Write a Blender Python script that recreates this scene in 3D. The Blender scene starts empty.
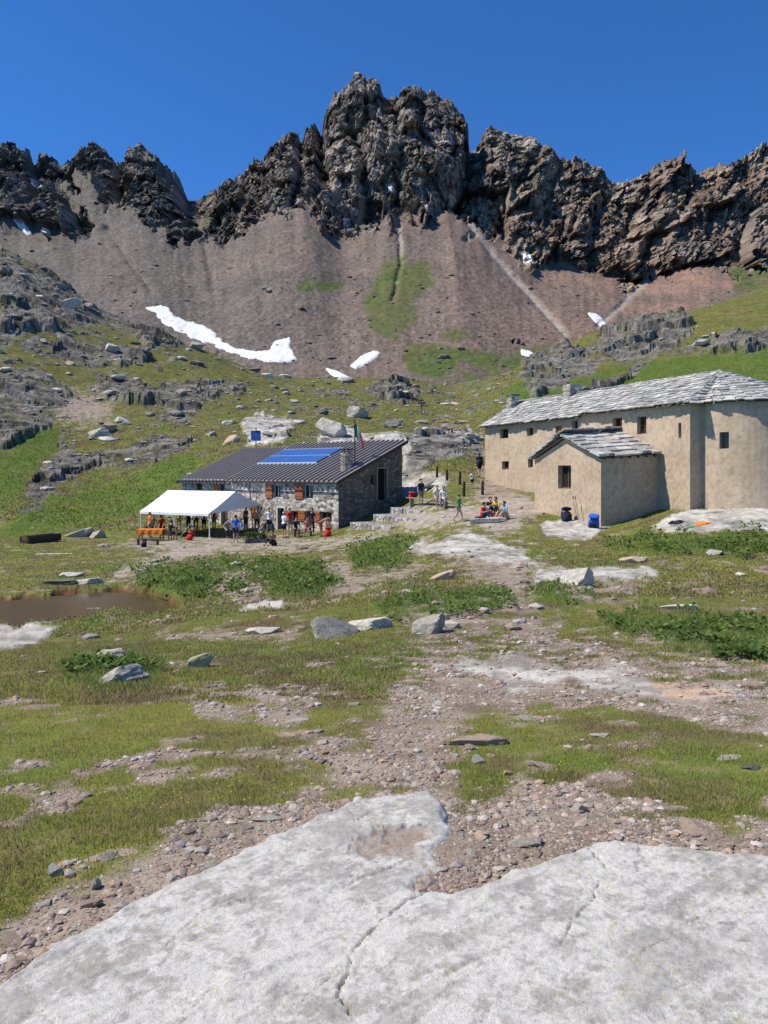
import bpy, bmesh, math, random
import numpy as np
from mathutils import Vector, Matrix, noise as mnoise

C = bpy.context.scene.collection
scene = bpy.context.scene
R = math.radians
F = 820.0          # focal length in pixels
CX, HY = 384.0, 470.0   # column of the optical axis, row of the horizon

# ---------------------------------------------------------------- camera, light, exposure
cd = bpy.data.cameras.new('camera'); cam = bpy.data.objects.new('camera', cd); C.objects.link(cam)
cd.sensor_fit = 'VERTICAL'; cd.sensor_height = 36.0; cd.sensor_width = 27.0
cd.lens = F / 1024 * 36.0
cd.shift_y = -(512 - HY) / 1024.0
cd.clip_start = 0.05; cd.clip_end = 6000
cam.location = (0, 0, 0); cam.rotation_euler = (R(90), 0, 0)
scene.camera = cam

SUN_EL = 54.0
SX, SY = -0.996, -0.09
world = bpy.data.worlds.new("World"); scene.world = world; world.use_nodes = True
wn = world.node_tree
sky = wn.nodes.new('ShaderNodeTexSky'); sky.sky_type = 'NISHITA'; sky.sun_disc = False
sky.sun_elevation = R(SUN_EL); sky.sun_rotation = math.atan2(SX, SY)
sky.altitude = 3000; sky.air_density = 1.0; sky.dust_density = 0.0; sky.ozone_density = 10.0
bg = wn.nodes['Background']; bg.inputs['Strength'].default_value = 0.124
tint = wn.nodes.new('ShaderNodeMix'); tint.data_type = 'RGBA'; tint.blend_type = 'MULTIPLY'; tint.inputs[0].default_value = 1
tint.inputs[7].default_value = (0.54, 1.0, 1.28, 1)     # the deep blue of thin high-mountain air
wn.links.new(sky.outputs[0], tint.inputs[6]); wn.links.new(tint.outputs[2], bg.inputs['Color'])
sd = bpy.data.lights.new('sun', 'SUN'); sun = bpy.data.objects.new('sun', sd); C.objects.link(sun)
sd.energy = 5.0; sd.angle = R(0.53); sd.color = (1.0, 0.935, 0.83)
sv = Vector((SX * math.cos(R(SUN_EL)), SY * math.cos(R(SUN_EL)), math.sin(R(SUN_EL))))
sun.rotation_euler = sv.to_track_quat('Z', 'Y').to_euler()
sun.location = (-60, 0, 90)
scene.view_settings.view_transform = 'Standard'; scene.view_settings.look = 'None'
scene.view_settings.exposure = 0.16; scene.view_settings.gamma = 1.0
scene.render.engine = 'CYCLES'
scene.cycles.max_bounces = 5; scene.cycles.diffuse_bounces = 1; scene.cycles.glossy_bounces = 2
scene.cycles.transmission_bounces = 3; scene.cycles.transparent_max_bounces = 4

# ---------------------------------------------------------------- numpy noise
_rng = np.random.RandomState(7)
_perm = np.concatenate([_rng.permutation(256)] * 3).astype(np.int64)
_g3 = _rng.normal(size=(256, 3)); _g3 /= np.linalg.norm(_g3, axis=1)[:, None]
def _fade(t): return t * t * t * (t * (t * 6 - 15) + 10)
def noise3(x, y, z):
    x, y, z = np.broadcast_arrays(np.asarray(x, float), np.asarray(y, float), np.asarray(z, float))
    xi = np.floor(x).astype(np.int64); yi = np.floor(y).astype(np.int64); zi = np.floor(z).astype(np.int64)
    xf = x - xi; yf = y - yi; zf = z - zi
    u, v, w = _fade(xf), _fade(yf), _fade(zf)
    def g(i, j, k):
        h = _perm[_perm[_perm[(xi + i) & 255] + ((yi + j) & 255)] + ((zi + k) & 255)]
        G = _g3[h]
        return G[..., 0] * (xf - i) + G[..., 1] * (yf - j) + G[..., 2] * (zf - k)
    a = g(0,0,0) * (1-u) + g(1,0,0) * u; b = g(0,1,0) * (1-u) + g(1,1,0) * u
    c = g(0,0,1) * (1-u) + g(1,0,1) * u; d = g(0,1,1) * (1-u) + g(1,1,1) * u
    return ((a * (1-v) + b * v) * (1-w) + (c * (1-v) + d * v) * w) * 1.6
def fbm(x, y, z=0.0, o=4, lac=2.03, gain=0.5):
    s = 0; a = 1; n = 0
    for k in range(o):
        s = s + a * noise3(x + 17.3 * k, y - 9.1 * k, z + 5.7 * k); n += a
        x = x * lac; y = y * lac; z = z * lac; a *= gain
    return s / n
def ridged(x, y, z=0.0, o=4, lac=2.1, gain=0.55):
    s = 0; a = 1; n = 0
    for k in range(o):
        s = s + a * (1 - np.abs(noise3(x + 31.3 * k, y + 11.1 * k, z - 3.7 * k)) * 2); n += a
        x = x * lac; y = y * lac; z = z * lac; a *= gain
    return s / n
def cells(x, y, seed=0):
    """cellular noise: (F1, F2, random value of the nearest cell)"""
    x, y = np.broadcast_arrays(np.asarray(x, float), np.asarray(y, float))
    xi = np.floor(x).astype(np.int64); yi = np.floor(y).astype(np.int64)
    f1 = np.full(x.shape, 9.0); f2 = np.full(x.shape, 9.0); rv = np.zeros(x.shape)
    for i in (-1, 0, 1):
        for j in (-1, 0, 1):
            h = _perm[_perm[(xi + i + seed) & 255] + ((yi + j) & 255)]
            px = xi + i + _perm[h] / 255.0; py = yi + j + _perm[h + 37] / 255.0
            d = np.hypot(x - px, y - py)
            near = d < f1
            f2 = np.where(near, f1, np.minimum(f2, d)); rv = np.where(near, _perm[h + 91] / 255.0, rv); f1 = np.where(near, d, f1)
    return f1, f2, rv
def facet(x, y, seed=0, tilt=1.0):
    """piecewise planar noise: every cell is a tilted flat face (broken rock)"""
    x, y = np.broadcast_arrays(np.asarray(x, float), np.asarray(y, float))
    xi = np.floor(x).astype(np.int64); yi = np.floor(y).astype(np.int64); f1 = np.full(x.shape, 9.0); out = np.zeros(x.shape)
    for i in (-1, 0, 1):
        for j in (-1, 0, 1):
            h = _perm[_perm[(xi + i + seed) & 255] + ((yi + j) & 255)]; px = xi + i + _perm[h] / 255.0; py = yi + j + _perm[h + 37] / 255.0
            d = np.maximum(np.abs(x - px), np.abs(y - py)) * .5 + np.hypot(x - px, y - py) * .5; near = d < f1
            v = _perm[h + 91] / 255.0 - .5 + tilt * ((_perm[h + 123] / 255.0 - .5) * (x - px) + (_perm[h + 171] / 255.0 - .5) * (y - py))
            out = np.where(near, v, out); f1 = np.where(near, d, f1)
    return out
def sstep(x, a, b):
    t = np.clip((x - a) / (b - a), 0, 1); return t * t * (3 - 2 * t)
def mixc(a, b, t): return a + (b - a) * t[..., None]
def pchip(x, y, q):
    x = np.asarray(x, float); y = np.asarray(y, float); h = np.diff(x); d = np.diff(y) / h
    m = np.zeros_like(y)
    for i in range(1, len(x) - 1):
        if d[i-1] * d[i] > 0:
            w1 = 2 * h[i] + h[i-1]; w2 = h[i] + 2 * h[i-1]
            m[i] = (w1 + w2) / (w1 / d[i-1] + w2 / d[i])
    m[0] = d[0]; m[-1] = d[-1]
    q = np.clip(q, x[0], x[-1]); i = np.clip(np.searchsorted(x, q) - 1, 0, len(x) - 2)
    t = (q - x[i]) / h[i]; t2 = t * t; t3 = t2 * t
    return (2*t3-3*t2+1)*y[i] + (t3-2*t2+t)*h[i]*m[i] + (-2*t3+3*t2)*y[i+1] + (t3-t2)*h[i]*m[i+1]
def sdpoly(px, py, poly):
    """signed distance, positive inside; far away points get -99"""
    P = np.array(poly, float); out = np.full(px.shape, -99.0)
    lo = P.min(0) - 40; hi = P.max(0) + 40
    sel = (px > lo[0]) & (px < hi[0]) & (py > lo[1]) & (py < hi[1])
    x = px[sel]; y = py[sel]
    if x.size == 0: return out
    ins = np.zeros(x.shape, bool); dm = np.full(x.shape, 1e9)
    for k in range(len(P)):
        ax, ay = P[k]; bx, by = P[(k + 1) % len(P)]
        if ay != by:
            c = ((ay > y) != (by > y)) & (x < (bx - ax) * (y - ay) / (by - ay) + ax); ins ^= c
        L2 = (bx-ax)**2 + (by-ay)**2 + 1e-9
        t = np.clip(((x-ax)*(bx-ax) + (y-ay)*(by-ay)) / L2, 0, 1)
        dm = np.minimum(dm, np.hypot(x - ax - t*(bx-ax), y - ay - t*(by-ay)))
    out[sel] = np.where(ins, dm, -dm); return out
def sdline(px, py, line):
    P = np.array(line, float); dm = np.full(px.shape, 99.0)
    lo = P.min(0) - 60; hi = P.max(0) + 60
    sel = (px > lo[0]) & (px < hi[0]) & (py > lo[1]) & (py < hi[1]); x = px[sel]; y = py[sel]; d = np.full(x.shape, 99.0)
    for k in range(len(P) - 1):
        ax, ay = P[k]; bx, by = P[k + 1]; L2 = (bx-ax)**2 + (by-ay)**2 + 1e-9
        t = np.clip(((x-ax)*(bx-ax) + (y-ay)*(by-ay)) / L2, 0, 1)
        d = np.minimum(d, np.hypot(x - ax - t*(bx-ax), y - ay - t*(by-ay)))
    dm[sel] = d; return dm

# ---------------------------------------------------------------- object helpers
def tag(o, label=None, cat=None, group=None, kind=None):
    if label: o['label'] = label
    if cat: o['category'] = cat
    if group: o['group'] = group
    if kind: o['kind'] = kind
    return o
def empty(name, loc=(0,0,0), rz=0.0, label=None, cat=None, group=None):
    o = bpy.data.objects.new(name, None); C.objects.link(o); o.location = loc; o.rotation_euler = (0, 0, rz)
    o.empty_display_size = 0.2
    return tag(o, label, cat, group)
def meshnp(name, V, Fc, smooth=True):
    V = np.ascontiguousarray(V, dtype=np.float32); Fc = np.asarray(Fc, dtype=np.int32); k = Fc.shape[1]
    me = bpy.data.meshes.new(name)
    me.vertices.add(len(V)); me.vertices.foreach_set('co', V.ravel())
    me.loops.add(Fc.size); me.loops.foreach_set('vertex_index', Fc.ravel())
    me.polygons.add(len(Fc)); me.polygons.foreach_set('loop_start', np.arange(0, Fc.size, k, dtype=np.int32))
    try: me.polygons.foreach_set('loop_total', np.full(len(Fc), k, dtype=np.int32))
    except Exception: pass
    me.update(calc_edges=True)
    me.polygons.foreach_set('use_smooth', np.full(len(Fc), bool(smooth)))
    return me
def setcol(me, col, name='col'):
    a = me.color_attributes.new(name, 'FLOAT_COLOR', 'POINT')
    c = np.ones((len(me.vertices), 4), np.float32); c[:, :3] = col
    a.data.foreach_set('color', c.ravel())
def link(name, me, mat=None, parent=None, loc=None, rz=None):
    o = bpy.data.objects.new(name, me); C.objects.link(o)
    if mat is not None: me.materials.clear(); me.materials.append(mat)
    if parent is not None: o.parent = parent
    if loc is not None: o.location = loc
    if rz is not None: o.rotation_euler = (0, 0, rz)
    return o
def gridfaces(nr, nc):
    i = np.arange(nr * nc).reshape(nr, nc)
    return np.stack([i[:-1, :-1], i[:-1, 1:], i[1:, 1:], i[1:, :-1]], -1).reshape(-1, 4)
class MB:
    """collects boxes, tubes, polygons; build() links ONE mesh object"""
    def __init__(s): s.v = []; s.f = []
    def add(s, vs, fs):
        n = len(s.v); s.v += [tuple(v) for v in vs]; s.f += [tuple(n + i for i in f) for f in fs]; return s
    def box(s, x0, x1, y0, y1, z0, z1, M=None):
        vs = [Vector((x, y, z)) for z in (z0, z1) for y in (y0, y1) for x in (x0, x1)]
        if M is not None: vs = [M @ v for v in vs]
        return s.add(vs, [(0,2,3,1),(4,5,7,6),(0,1,5,4),(2,6,7,3),(0,4,6,2),(1,3,7,5)])
    def bar(s, a, b, r, n=6, r2=None):
        a = Vector(a); b = Vector(b); d = (b - a).normalized(); q = d.to_track_quat('Z', 'Y'); r2 = r if r2 is None else r2
        vs = []
        for c, rr in ((a, r), (b, r2)):
            for k in range(n):
                t = 2 * math.pi * k / n; vs.append(c + q @ Vector((rr * math.cos(t), rr * math.sin(t), 0)))
        fs = [(k, (k+1) % n, n + (k+1) % n, n + k) for k in range(n)] + [tuple(range(n))[::-1], tuple(range(n, 2*n))]
        return s.add(vs, fs)
    def tube(s, pts, r, n=6):
        for a, b in zip(pts[:-1], pts[1:]): s.bar(a, b, r, n)
        return s
    def quad(s, a, b, c, d): return s.add([a, b, c, d], [(0,1,2,3)])
    def prism(s, ring, zoff):
        n = len(ring); ring = [Vector(p) for p in ring]; zo = Vector(zoff)
        vs = ring + [p + zo for p in ring]
        return s.add(vs, [tuple(range(n))[::-1], tuple(range(n, 2*n))] + [(k, (k+1) % n, n + (k+1) % n, n + k) for k in range(n)])
    def mesh(s, name, smooth=False):
        me = bpy.data.meshes.new(name); me.from_pydata(s.v, [], s.f)
        bm = bmesh.new(); bm.from_mesh(me); bmesh.ops.recalc_face_normals(bm, faces=bm.faces); bm.to_mesh(me); bm.free()
        if smooth:
            for p in me.polygons: p.use_smooth = True
        me.update(); return me
    def build(s, name, mat, parent=None, smooth=False, bevel=0.0, **k):
        me = s.mesh(name, smooth); o = link(name, me, mat, parent, **k)
        if bevel:
            m = o.modifiers.new('bevel', 'BEVEL'); m.width = bevel; m.segments = 2; m.limit_method = 'ANGLE'
        return o
def copy_tree(o, parent=None):
    c = o.copy(); C.objects.link(c)
    if parent is not None: c.parent = parent
    for ch in list(o.children): copy_tree(ch, c)
    return c

# ---------------------------------------------------------------- materials
class NT:
    def __init__(s, name):
        s.m = bpy.data.materials.new(name); s.m.use_nodes = True; s.t = s.m.node_tree
        s.b = s.t.nodes['Principled BSDF']; s.b.inputs['Roughness'].default_value = 0.9
        s.b.inputs['Specular IOR Level'].default_value = 0.2
    def n(s, kind, **kw):
        nd = s.t.nodes.new('ShaderNode' + kind)
        for k, v in kw.items():
            if k.startswith('i_'): nd.inputs[k[2:].replace('_', ' ')].default_value = v
            else: setattr(nd, k, v)
        return nd
    def l(s, a, b): s.t.links.new(a, b); return s
    def coord(s, kind='Object', scale=None):
        tc = s.n('TexCoord'); o = tc.outputs[kind]
        if scale is not None:
            mp = s.n('Mapping'); mp.inputs['Scale'].default_value = scale; s.l(o, mp.inputs['Vector']); o = mp.outputs[0]
        return o
    def noise(s, vec, scale, detail=4, rough=.6, out='Fac'):
        nd = s.n('TexNoise'); nd.inputs['Scale'].default_value = scale; nd.inputs['Detail'].default_value = detail
        nd.inputs['Roughness'].default_value = rough; s.l(vec, nd.inputs['Vector']); return nd.outputs[out]
    def vor(s, vec, scale, feature='F1', out='Distance', rnd=1.0):
        nd = s.n('TexVoronoi', feature=feature); nd.inputs['Scale'].default_value = scale
        nd.inputs['Randomness'].default_value = rnd; s.l(vec, nd.inputs['Vector']); return nd.outputs[out]
    def ramp(s, fac, stops, interp='LINEAR'):
        nd = s.n('ValToRGB'); cr = nd.color_ramp; cr.interpolation = interp
        while len(cr.elements) < len(stops): cr.elements.new(0.5)
        for e, (p, c) in zip(cr.elements, stops):
            e.position = p; e.color = (c, c, c, 1) if isinstance(c, (int, float)) else (*c, 1)
        s.l(fac, nd.inputs[0]); return nd.outputs[0]
    def mix(s, fac, a, b, blend='MIX'):
        nd = s.n('Mix', data_type='RGBA', blend_type=blend)
        for i, v in ((0, fac), (6, a), (7, b)):
            if isinstance(v, (int, float)): nd.inputs[i].default_value = v
            elif isinstance(v, tuple): nd.inputs[i].default_value = (*v, 1)
            else: s.l(v, nd.inputs[i])
        return nd.outputs[2]
    def math(s, op, a, b=0.0):
        nd = s.n('Math', operation=op)
        for i, v in ((0, a), (1, b)):
            if isinstance(v, (int, float)): nd.inputs[i].default_value = v
            else: s.l(v, nd.inputs[i])
        return nd.outputs[0]
    def bump(s, h, strength=.5, dist=.02):
        nd = s.n('Bump'); nd.inputs['Strength'].default_value = strength; nd.inputs['Distance'].default_value = dist
        s.l(h, nd.inputs['Height']); s.l(nd.outputs[0], s.b.inputs['Normal']); return s
    def color(s, c):
        if isinstance(c, tuple): s.b.inputs['Base Color'].default_value = (*c, 1)
        else: s.l(c, s.b.inputs['Base Color'])
        return s
def simple(name, col, rough=.8, var=.15, scale=6.0, metal=0.0, spec=.2, bump=0.0):
    n = NT(name); v = n.coord(); f = n.noise(v, scale, 4)
    n.color(n.mix(f, tuple(c * (1 - var) for c in col), tuple(min(1, c * (1 + var)) for c in col)))
    n.b.inputs['Roughness'].default_value = rough; n.b.inputs['Metallic'].default_value = metal
    n.b.inputs['Specular IOR Level'].default_value = spec
    if bump: n.bump(f, .5, bump)
    return n.m
M = {}
def attr_mat(name, near=True):
    n = NT(name); a = n.n('Attribute', attribute_name='col'); v = n.coord('Object')
    if near:
        geo = n.n('NewGeometry')
        sep = n.n('SeparateXYZ'); n.l(v, sep.inputs[0])
        f1 = n.noise(v, 14, 6, .7); f2 = n.noise(v, 1.3, 5, .7); f3 = n.noise(v, 70, 3, .6)
        nearf = n.n('MapRange'); n.l(sep.outputs['Y'], nearf.inputs[0]); nearf.inputs[1].default_value = 8; nearf.inputs[2].default_value = 30
        nearf.inputs[3].default_value = 0.0; nearf.inputs[4].default_value = 1.0
        g = n.mix(nearf.outputs[0], n.mix(.45, f1, f3), f2)
        g = n.ramp(g, [(.3, .62), (.5, 1.0), (.72, 1.36)])
        c = n.mix(1.0, a.outputs['Color'], g, 'MULTIPLY')
        vr = n.vor(v, 75, out='Color'); bw = n.n('RGBToBW'); n.l(vr, bw.inputs[0])
        peb = n.ramp(bw.outputs[0], [(.2, .88), (.5, 1.0), (.8, 1.14)])
        keep = n.math('SUBTRACT', 1.0, nearf.outputs[0])
        # pebbles only where the attribute's alpha mask 'peb' says bare ground
        pa = n.n('Attribute', attribute_name='peb')
        keep = n.math('MULTIPLY', keep, pa.outputs['Fac'])
        c = n.mix(keep, c, n.mix(1.0, c, peb, 'MULTIPLY'))
        n.color(c)
        hh = n.mix(nearf.outputs[0], n.mix(.4, f1, f3), n.noise(v, 2.2, 6, .7))
        dist = n.math('ADD', .012, n.math('MULTIPLY', nearf.outputs[0], .16))
        nd = n.n('Bump'); nd.inputs['Strength'].default_value = .8; n.l(dist, nd.inputs['Distance']); n.l(hh, nd.inputs['Height'])
        n.l(nd.outputs[0], n.b.inputs['Normal'])
    else:
        f1 = n.noise(v, .22, 8, .75); f2 = n.noise(v, 1.1, 4, .8)
        g = n.ramp(n.mix(.45, f1, f2), [(.34, .5), (.5, 1.0), (.66, 1.5)])
        n.color(n.mix(1.0, a.outputs['Color'], g, 'MULTIPLY')); n.bump(n.mix(.3, f1, f2), .7, 2.2)
    n.b.inputs['Roughness'].default_value = .97; n.b.inputs['Specular IOR Level'].default_value = .12
    return n.m
M['ground'] = attr_mat('ground_surface'); M['mountain'] = attr_mat('mountain_rock', False)
def stone_mat(name, c0, c1, lich=(.42,.40,.18), objvar=.25, sc=1.0, lichamt=.62):
    n = NT(name); v = n.coord('Object'); oi = n.n('ObjectInfo')
    ad = n.n('VectorMath', operation='ADD'); n.l(v, ad.inputs[0]); n.l(oi.outputs['Location'], ad.inputs[1]); v = ad.outputs[0]
    f = n.noise(v, 3.5 * sc, 6, .7); f2 = n.noise(v, 18 * sc, 4, .7)
    c = n.mix(n.ramp(f, [(.32, 0), (.68, 1)]), c0, c1)
    c = n.mix(n.math('MULTIPLY', n.ramp(n.noise(v, 5.1 * sc, 3, .5), [(lichamt, 0), (lichamt + .08, 1)]), .6), c, lich)
    c = n.mix(1.0, c, n.ramp(f2, [(.3, .7), (.7, 1.25)]), 'MULTIPLY')
    rv = n.n('MapRange'); n.l(oi.outputs['Random'], rv.inputs[0]); rv.inputs[3].default_value = 1 - objvar; rv.inputs[4].default_value = 1 + objvar
    cc = n.n('Mix', data_type='RGBA', blend_type='MULTIPLY'); cc.inputs[0].default_value = 1
    n.l(c, cc.inputs[6]); n.l(rv.outputs[0], cc.inputs[7]); n.color(cc.outputs[2])
    n.bump(n.mix(.4, f, f2), .8, .05 / sc); return n.m
M['stone'] = stone_mat('stone_grey', (.36,.325,.27), (.62,.575,.48))
M['stone_warm'] = stone_mat('stone_warm', (.36,.26,.19), (.56,.44,.34))
M['stone_dark'] = stone_mat('stone_dark', (.13,.125,.11), (.30,.285,.25), lich=(.30,.30,.14))
M['stone_lichen'] = stone_mat('stone_lichen', (.42,.38,.24), (.58,.54,.38), lich=(.40,.36,.10), lichamt=.5)
# ---------------------------------------------------------------- terrain: heights by column and distance
# each column: (distance, image row) pairs -> height = -(row - HY) * distance / F
COLS = {
 -500: [(5,800),(8,712),(11,675),(15.5,650),(20,640),(24,628),(31,600),(40,575),(53,545),(60,528),(70,500),(85,450),(110,390),(150,310),(200,220),(230,200),(300,250)],
 0:    [(5,798),(6.5,741),(8,706),(11,668),(15.5,647),(20,638),(24,622),(27.5,603),(31,588),(35,574),(40,561),(46,549),(53,537),(60,522),(70,500),(85,465),(110,415),(150,345),(200,268),(230,251),(260,262),(300,300)],
 100:  [(5,795),(6.5,739),(8,705),(11,667),(15.5,645),(20,636),(24,620),(27.5,604),(31,589),(35,574),(40,562),(46,550),(53,541),(60,530),(70,509),(85,475),(110,428),(150,372),(190,324),(215,308),(260,330),(300,365)],
 200:  [(5,791),(6.5,736),(8,703),(11,665),(15.5,638),(20,619),(24,605),(27.5,594),(31,583),(35,572),(40,560),(46,550),(53,541),(60,533),(66,520),(73,494),(82,463),(92,447),(110,425),(150,386),(190,356),(215,350),(260,372),(300,392)],
 300:  [(5,788),(6.5,734),(8,701),(11,662),(15.5,630),(20,609),(24,595),(27.5,585),(31,575),(35,566),(40,556),(46,548),(53,538),(58,528),(64,505),(68,478),(74,456),(85,443),(110,428),(150,398),(190,382),(215,379),(260,392),(300,404)],
 350:  [(5,786),(6.5,732),(8,700),(11,660),(15.5,626),(20,604),(24,590),(27.5,580),(31,570),(35,561),(40,552),(46,542),(53,529),(56,520),(60,507),(66,476),(72,455),(85,443),(110,429),(150,402),(190,383),(215,379),(260,392),(300,404)],
 400:  [(5,785),(6.5,731),(8,700),(11,660),(15.5,623),(20,600),(24,586),(27.5,576),(31,566),(35,557),(40,548),(46,533),(50,521),(54,511),(58,503),(62,484),(68,462),(80,446),(110,430),(150,403),(190,385),(215,380),(260,394),(300,405)],
 450:  [(5,784),(6.5,730),(8,699),(11,659),(15.5,622),(20,599),(24,585),(27.5,574),(31,563),(35,549),(40,534),(44,522),(48,509),(51,499),(54,488),(57,479),(60,474),(70,458),(85,446),(110,432),(150,406),(190,390),(215,386),(260,396),(300,405)],
 530:  [(5,782),(6.5,728),(8,697),(11,657),(15.5,621),(20,597),(24,583),(27.5,571),(31,560),(35,546),(40,528),(46,508),(52,493),(58,485),(66,474),(80,455),(105,425),(125,398),(150,376),(180,364),(215,366),(260,385),(300,400)],
 600:  [(5,780),(6.5,726),(8,695),(11,656),(15.5,621),(20,597),(24,583),(28,568),(31,558),(35,544),(38,533),(40,526),(44,512),(50,496),(58,487),(70,475),(85,455),(110,420),(150,372),(185,338),(205,331),(230,345),(300,385)],
 692:  [(5,778),(6.5,724),(8,692),(11,654),(15.5,621),(20,597),(24,583),(28,562),(31,549),(34,535),(36,522),(39,510),(44,498),(58,488),(70,472),(85,452),(110,415),(150,360),(190,322),(215,311),(240,320),(300,365)],
 768:  [(5,776),(6.5,722),(8,690),(11,653),(15.5,621),(20,598),(24,582),(27,568),(30,553),(33,536),(35,521),(38,508),(44,497),(58,487),(70,470),(85,448),(110,408),(150,350),(200,302),(230,289),(260,300),(300,340)],
 1300: [(5,770),(8,685),(11,648),(15.5,615),(20,590),(30,545),(38,505),(58,470),(85,420),(110,380),(150,310),(200,230),(230,205),(300,240)],
}
_pxk = sorted(COLS)
LY0, LY1, NL = math.log(0.8), math.log(300.0), 420
_lyg = np.linspace(LY0, LY1, NL)
_tab = []
for k in _pxk:
    ys = [0.8, 2.5, 3.7]
    lf = np.clip((k - 0) / 768.0, 0, 1)
    zs = [-1.72, -1.722 + .014 * lf, -1.728 + .022 * lf]
    for Y, r in COLS[k]: ys.append(Y); zs.append(-(r - HY) * Y / F)
    _tab.append(pchip(np.log(ys), zs, _lyg))
_tab = np.array(_tab)
PX0, PX1, NP = -500.0, 1300.0, 601
_pg = np.linspace(PX0, PX1, NP)
TAB = np.stack([pchip(_pxk, _tab[:, j], _pg) for j in range(NL)], 1)
# soften in both directions
for _ in range(3):
    TAB[1:-1] = .25 * TAB[:-2] + .5 * TAB[1:-1] + .25 * TAB[2:]
def zbase(x, y):
    y = np.clip(y, .8, 299.9); px = np.clip(CX + F * x / y, PX0, PX1 - .01)
    a = (px - PX0) / (PX1 - PX0) * (NP - 1); b = (np.log(y) - LY0) / (LY1 - LY0) * (NL - 1)
    i = np.clip(a.astype(int), 0, NP - 2); j = np.clip(b.astype(int), 0, NL - 2); u = a - i; v = b - j
    return (TAB[i, j] * (1-u) + TAB[i+1, j] * u) * (1-v) + (TAB[i, j+1] * (1-u) + TAB[i+1, j+1] * u) * v

POND = [(-60,600),(0,598),(60,592),(100,589),(150,590),(180,598),(186,606),(150,611),(110,610),(80,614),(30,619),(-60,622)]
DIRT = [ # bare, stony ground: foreground, trails, terrace
 ([(-200,1500),(-200,1000),(-60,985),(0,940),(30,905),(45,880),(100,858),(150,848),(200,822),(250,806),(290,785),(330,755),(370,728),(400,700),(395,688),(430,672),(440,655),(500,643),(560,641),(620,648),(700,664),(768,684),(1000,730),(1000,775),(768,738),(720,722),(650,708),(600,706),(545,712),(500,724),(465,740),(452,770),(462,798),(500,795),(535,772),(580,780),(640,800),(690,822),(730,848),(768,800),(1000,850),(1000,1500)], 10),
 ([(503,645),(512,622),(505,600),(490,586),(470,572),(455,560),(430,556),(412,552),(430,546),(462,540),(490,543),(520,556),(545,566),(560,575),(530,582),(526,592),(540,612),(560,628),(550,645)], 7),
 ([(330,600),(338,580),(326,570),(322,562),(345,560),(352,575),(380,572),(420,562),(425,568),(390,578),(352,592)], 4),
 ([(100,585),(130,566),(165,552),(160,548),(110,546),(125,541),(160,540),(240,540),(330,541),(380,530),(400,520),(402,508),(470,506),(500,504),(520,516),(525,528),(500,532),(440,524),(400,530),(345,546),(300,549),(240,551),(205,556),(160,568),(120,582)], 4),
 ([(470,500),(480,478),(487,462),(470,445),(440,428),(445,424),(470,432),(490,455),(500,485),(540,500),(545,512),(510,520)], 3),
 ([(160,633),(215,628),(300,632),(290,638),(220,638),(160,640)], 3),
 ([(215,592),(225,575),(250,570),(268,585),(262,598),(240,600)], 4),
 ([(390,620),(470,612),(500,622),(495,636),(430,632)], 6),
 ([(195,700),(260,690),(310,700),(300,715),(240,725),(205,718)], 8), ([(30,810),(70,780),(90,785),(60,820)], 8), ([(100,785),(150,765),(165,775),(120,790)], 6),
 ([(560,590),(640,585),(650,592),(580,600)], 5), ([(60,400),(70,390),(105,395),(110,415),(85,425),(65,418)], 5),
]
SLAB = [ # pale bedrock showing through the turf
 ([(430,666),(470,660),(520,658),(560,660),(572,672),(545,690),(510,690),(480,676)], 5),
 ([(560,664),(620,668),(660,678),(740,690),(735,700),(680,698),(600,690)], 6),
 ([(-80,625),(0,624),(30,623),(62,629),(45,638),(20,646),(-80,660)], 4),
 ([(410,548),(440,540),(470,533),(495,540),(515,552),(540,566),(500,565),(480,556),(440,556)], 4),
 ([(540,570),(600,566),(650,570),(655,578),(600,582),(560,586),(530,580)], 4),
 ([(545,522),(580,520),(612,528),(600,536),(570,540),(548,534)], 3),
 ([(652,531),(672,512),(700,508),(780,508),(860,510),(860,540),(768,534),(700,532)], 3),
 ([(244,424),(262,414),(285,416),(292,430),(282,446),(262,449),(246,446)], 3),
 ([(312,445),(322,432),(345,427),(370,434),(400,438),(440,436),(470,446),(455,458),(430,466),(405,470),(400,450),(360,444),(330,452)], 4),
 ([(395,478),(420,470),(452,480),(440,490),(405,496)], 3),
 ([(235,608),(282,602),(285,607),(240,613)], 2),
]
ROCK = [ # dark craggy outcrops of the hillsides
 ([(0,250),(60,284),(110,308),(150,325),(185,345),(150,350),(128,330),(95,326),(85,330),(30,330),(0,345)], 8),
 ([(24,336),(60,340),(100,345),(140,352),(149,359),(130,369),(90,364),(50,354),(24,347)], 4),
 ([(88,380),(110,374),(140,378),(182,401),(150,407),(110,400),(90,390)], 4),
 ([(-60,372),(0,374),(40,369),(64,383),(69,400),(58,420),(32,442),(0,452),(-60,455)], 5),
 ([(55,438),(74,452),(92,468),(78,478),(62,484),(42,510),(20,516),(36,486),(50,462)], 4),
 ([(60,470),(90,452),(130,450),(155,445),(165,458),(130,466),(95,468)], 3),
 ([(145,390),(190,382),(240,380),(245,392),(200,400),(190,425),(165,420)], 6),
 ([(150,440),(195,437),(190,452),(155,455)], 4),
 ([(520,376),(532,352),(556,342),(590,346),(606,360),(590,374),(560,386),(530,396)], 5),
 ([(592,356),(600,328),(634,315),(680,313),(696,326),(680,344),(650,358),(622,364)], 5),
 ([(672,352),(700,340),(740,330),(790,325),(790,342),(740,352),(700,354)], 4),
 ([(566,408),(590,392),(640,362),(655,362),(610,392)], 2),
 ([(360,390),(400,385),(425,392),(420,402),(380,402)], 4),
 ([(405,440),(440,428),(475,440),(490,460),(455,455),(430,470),(408,478)], 5),
]
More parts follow.
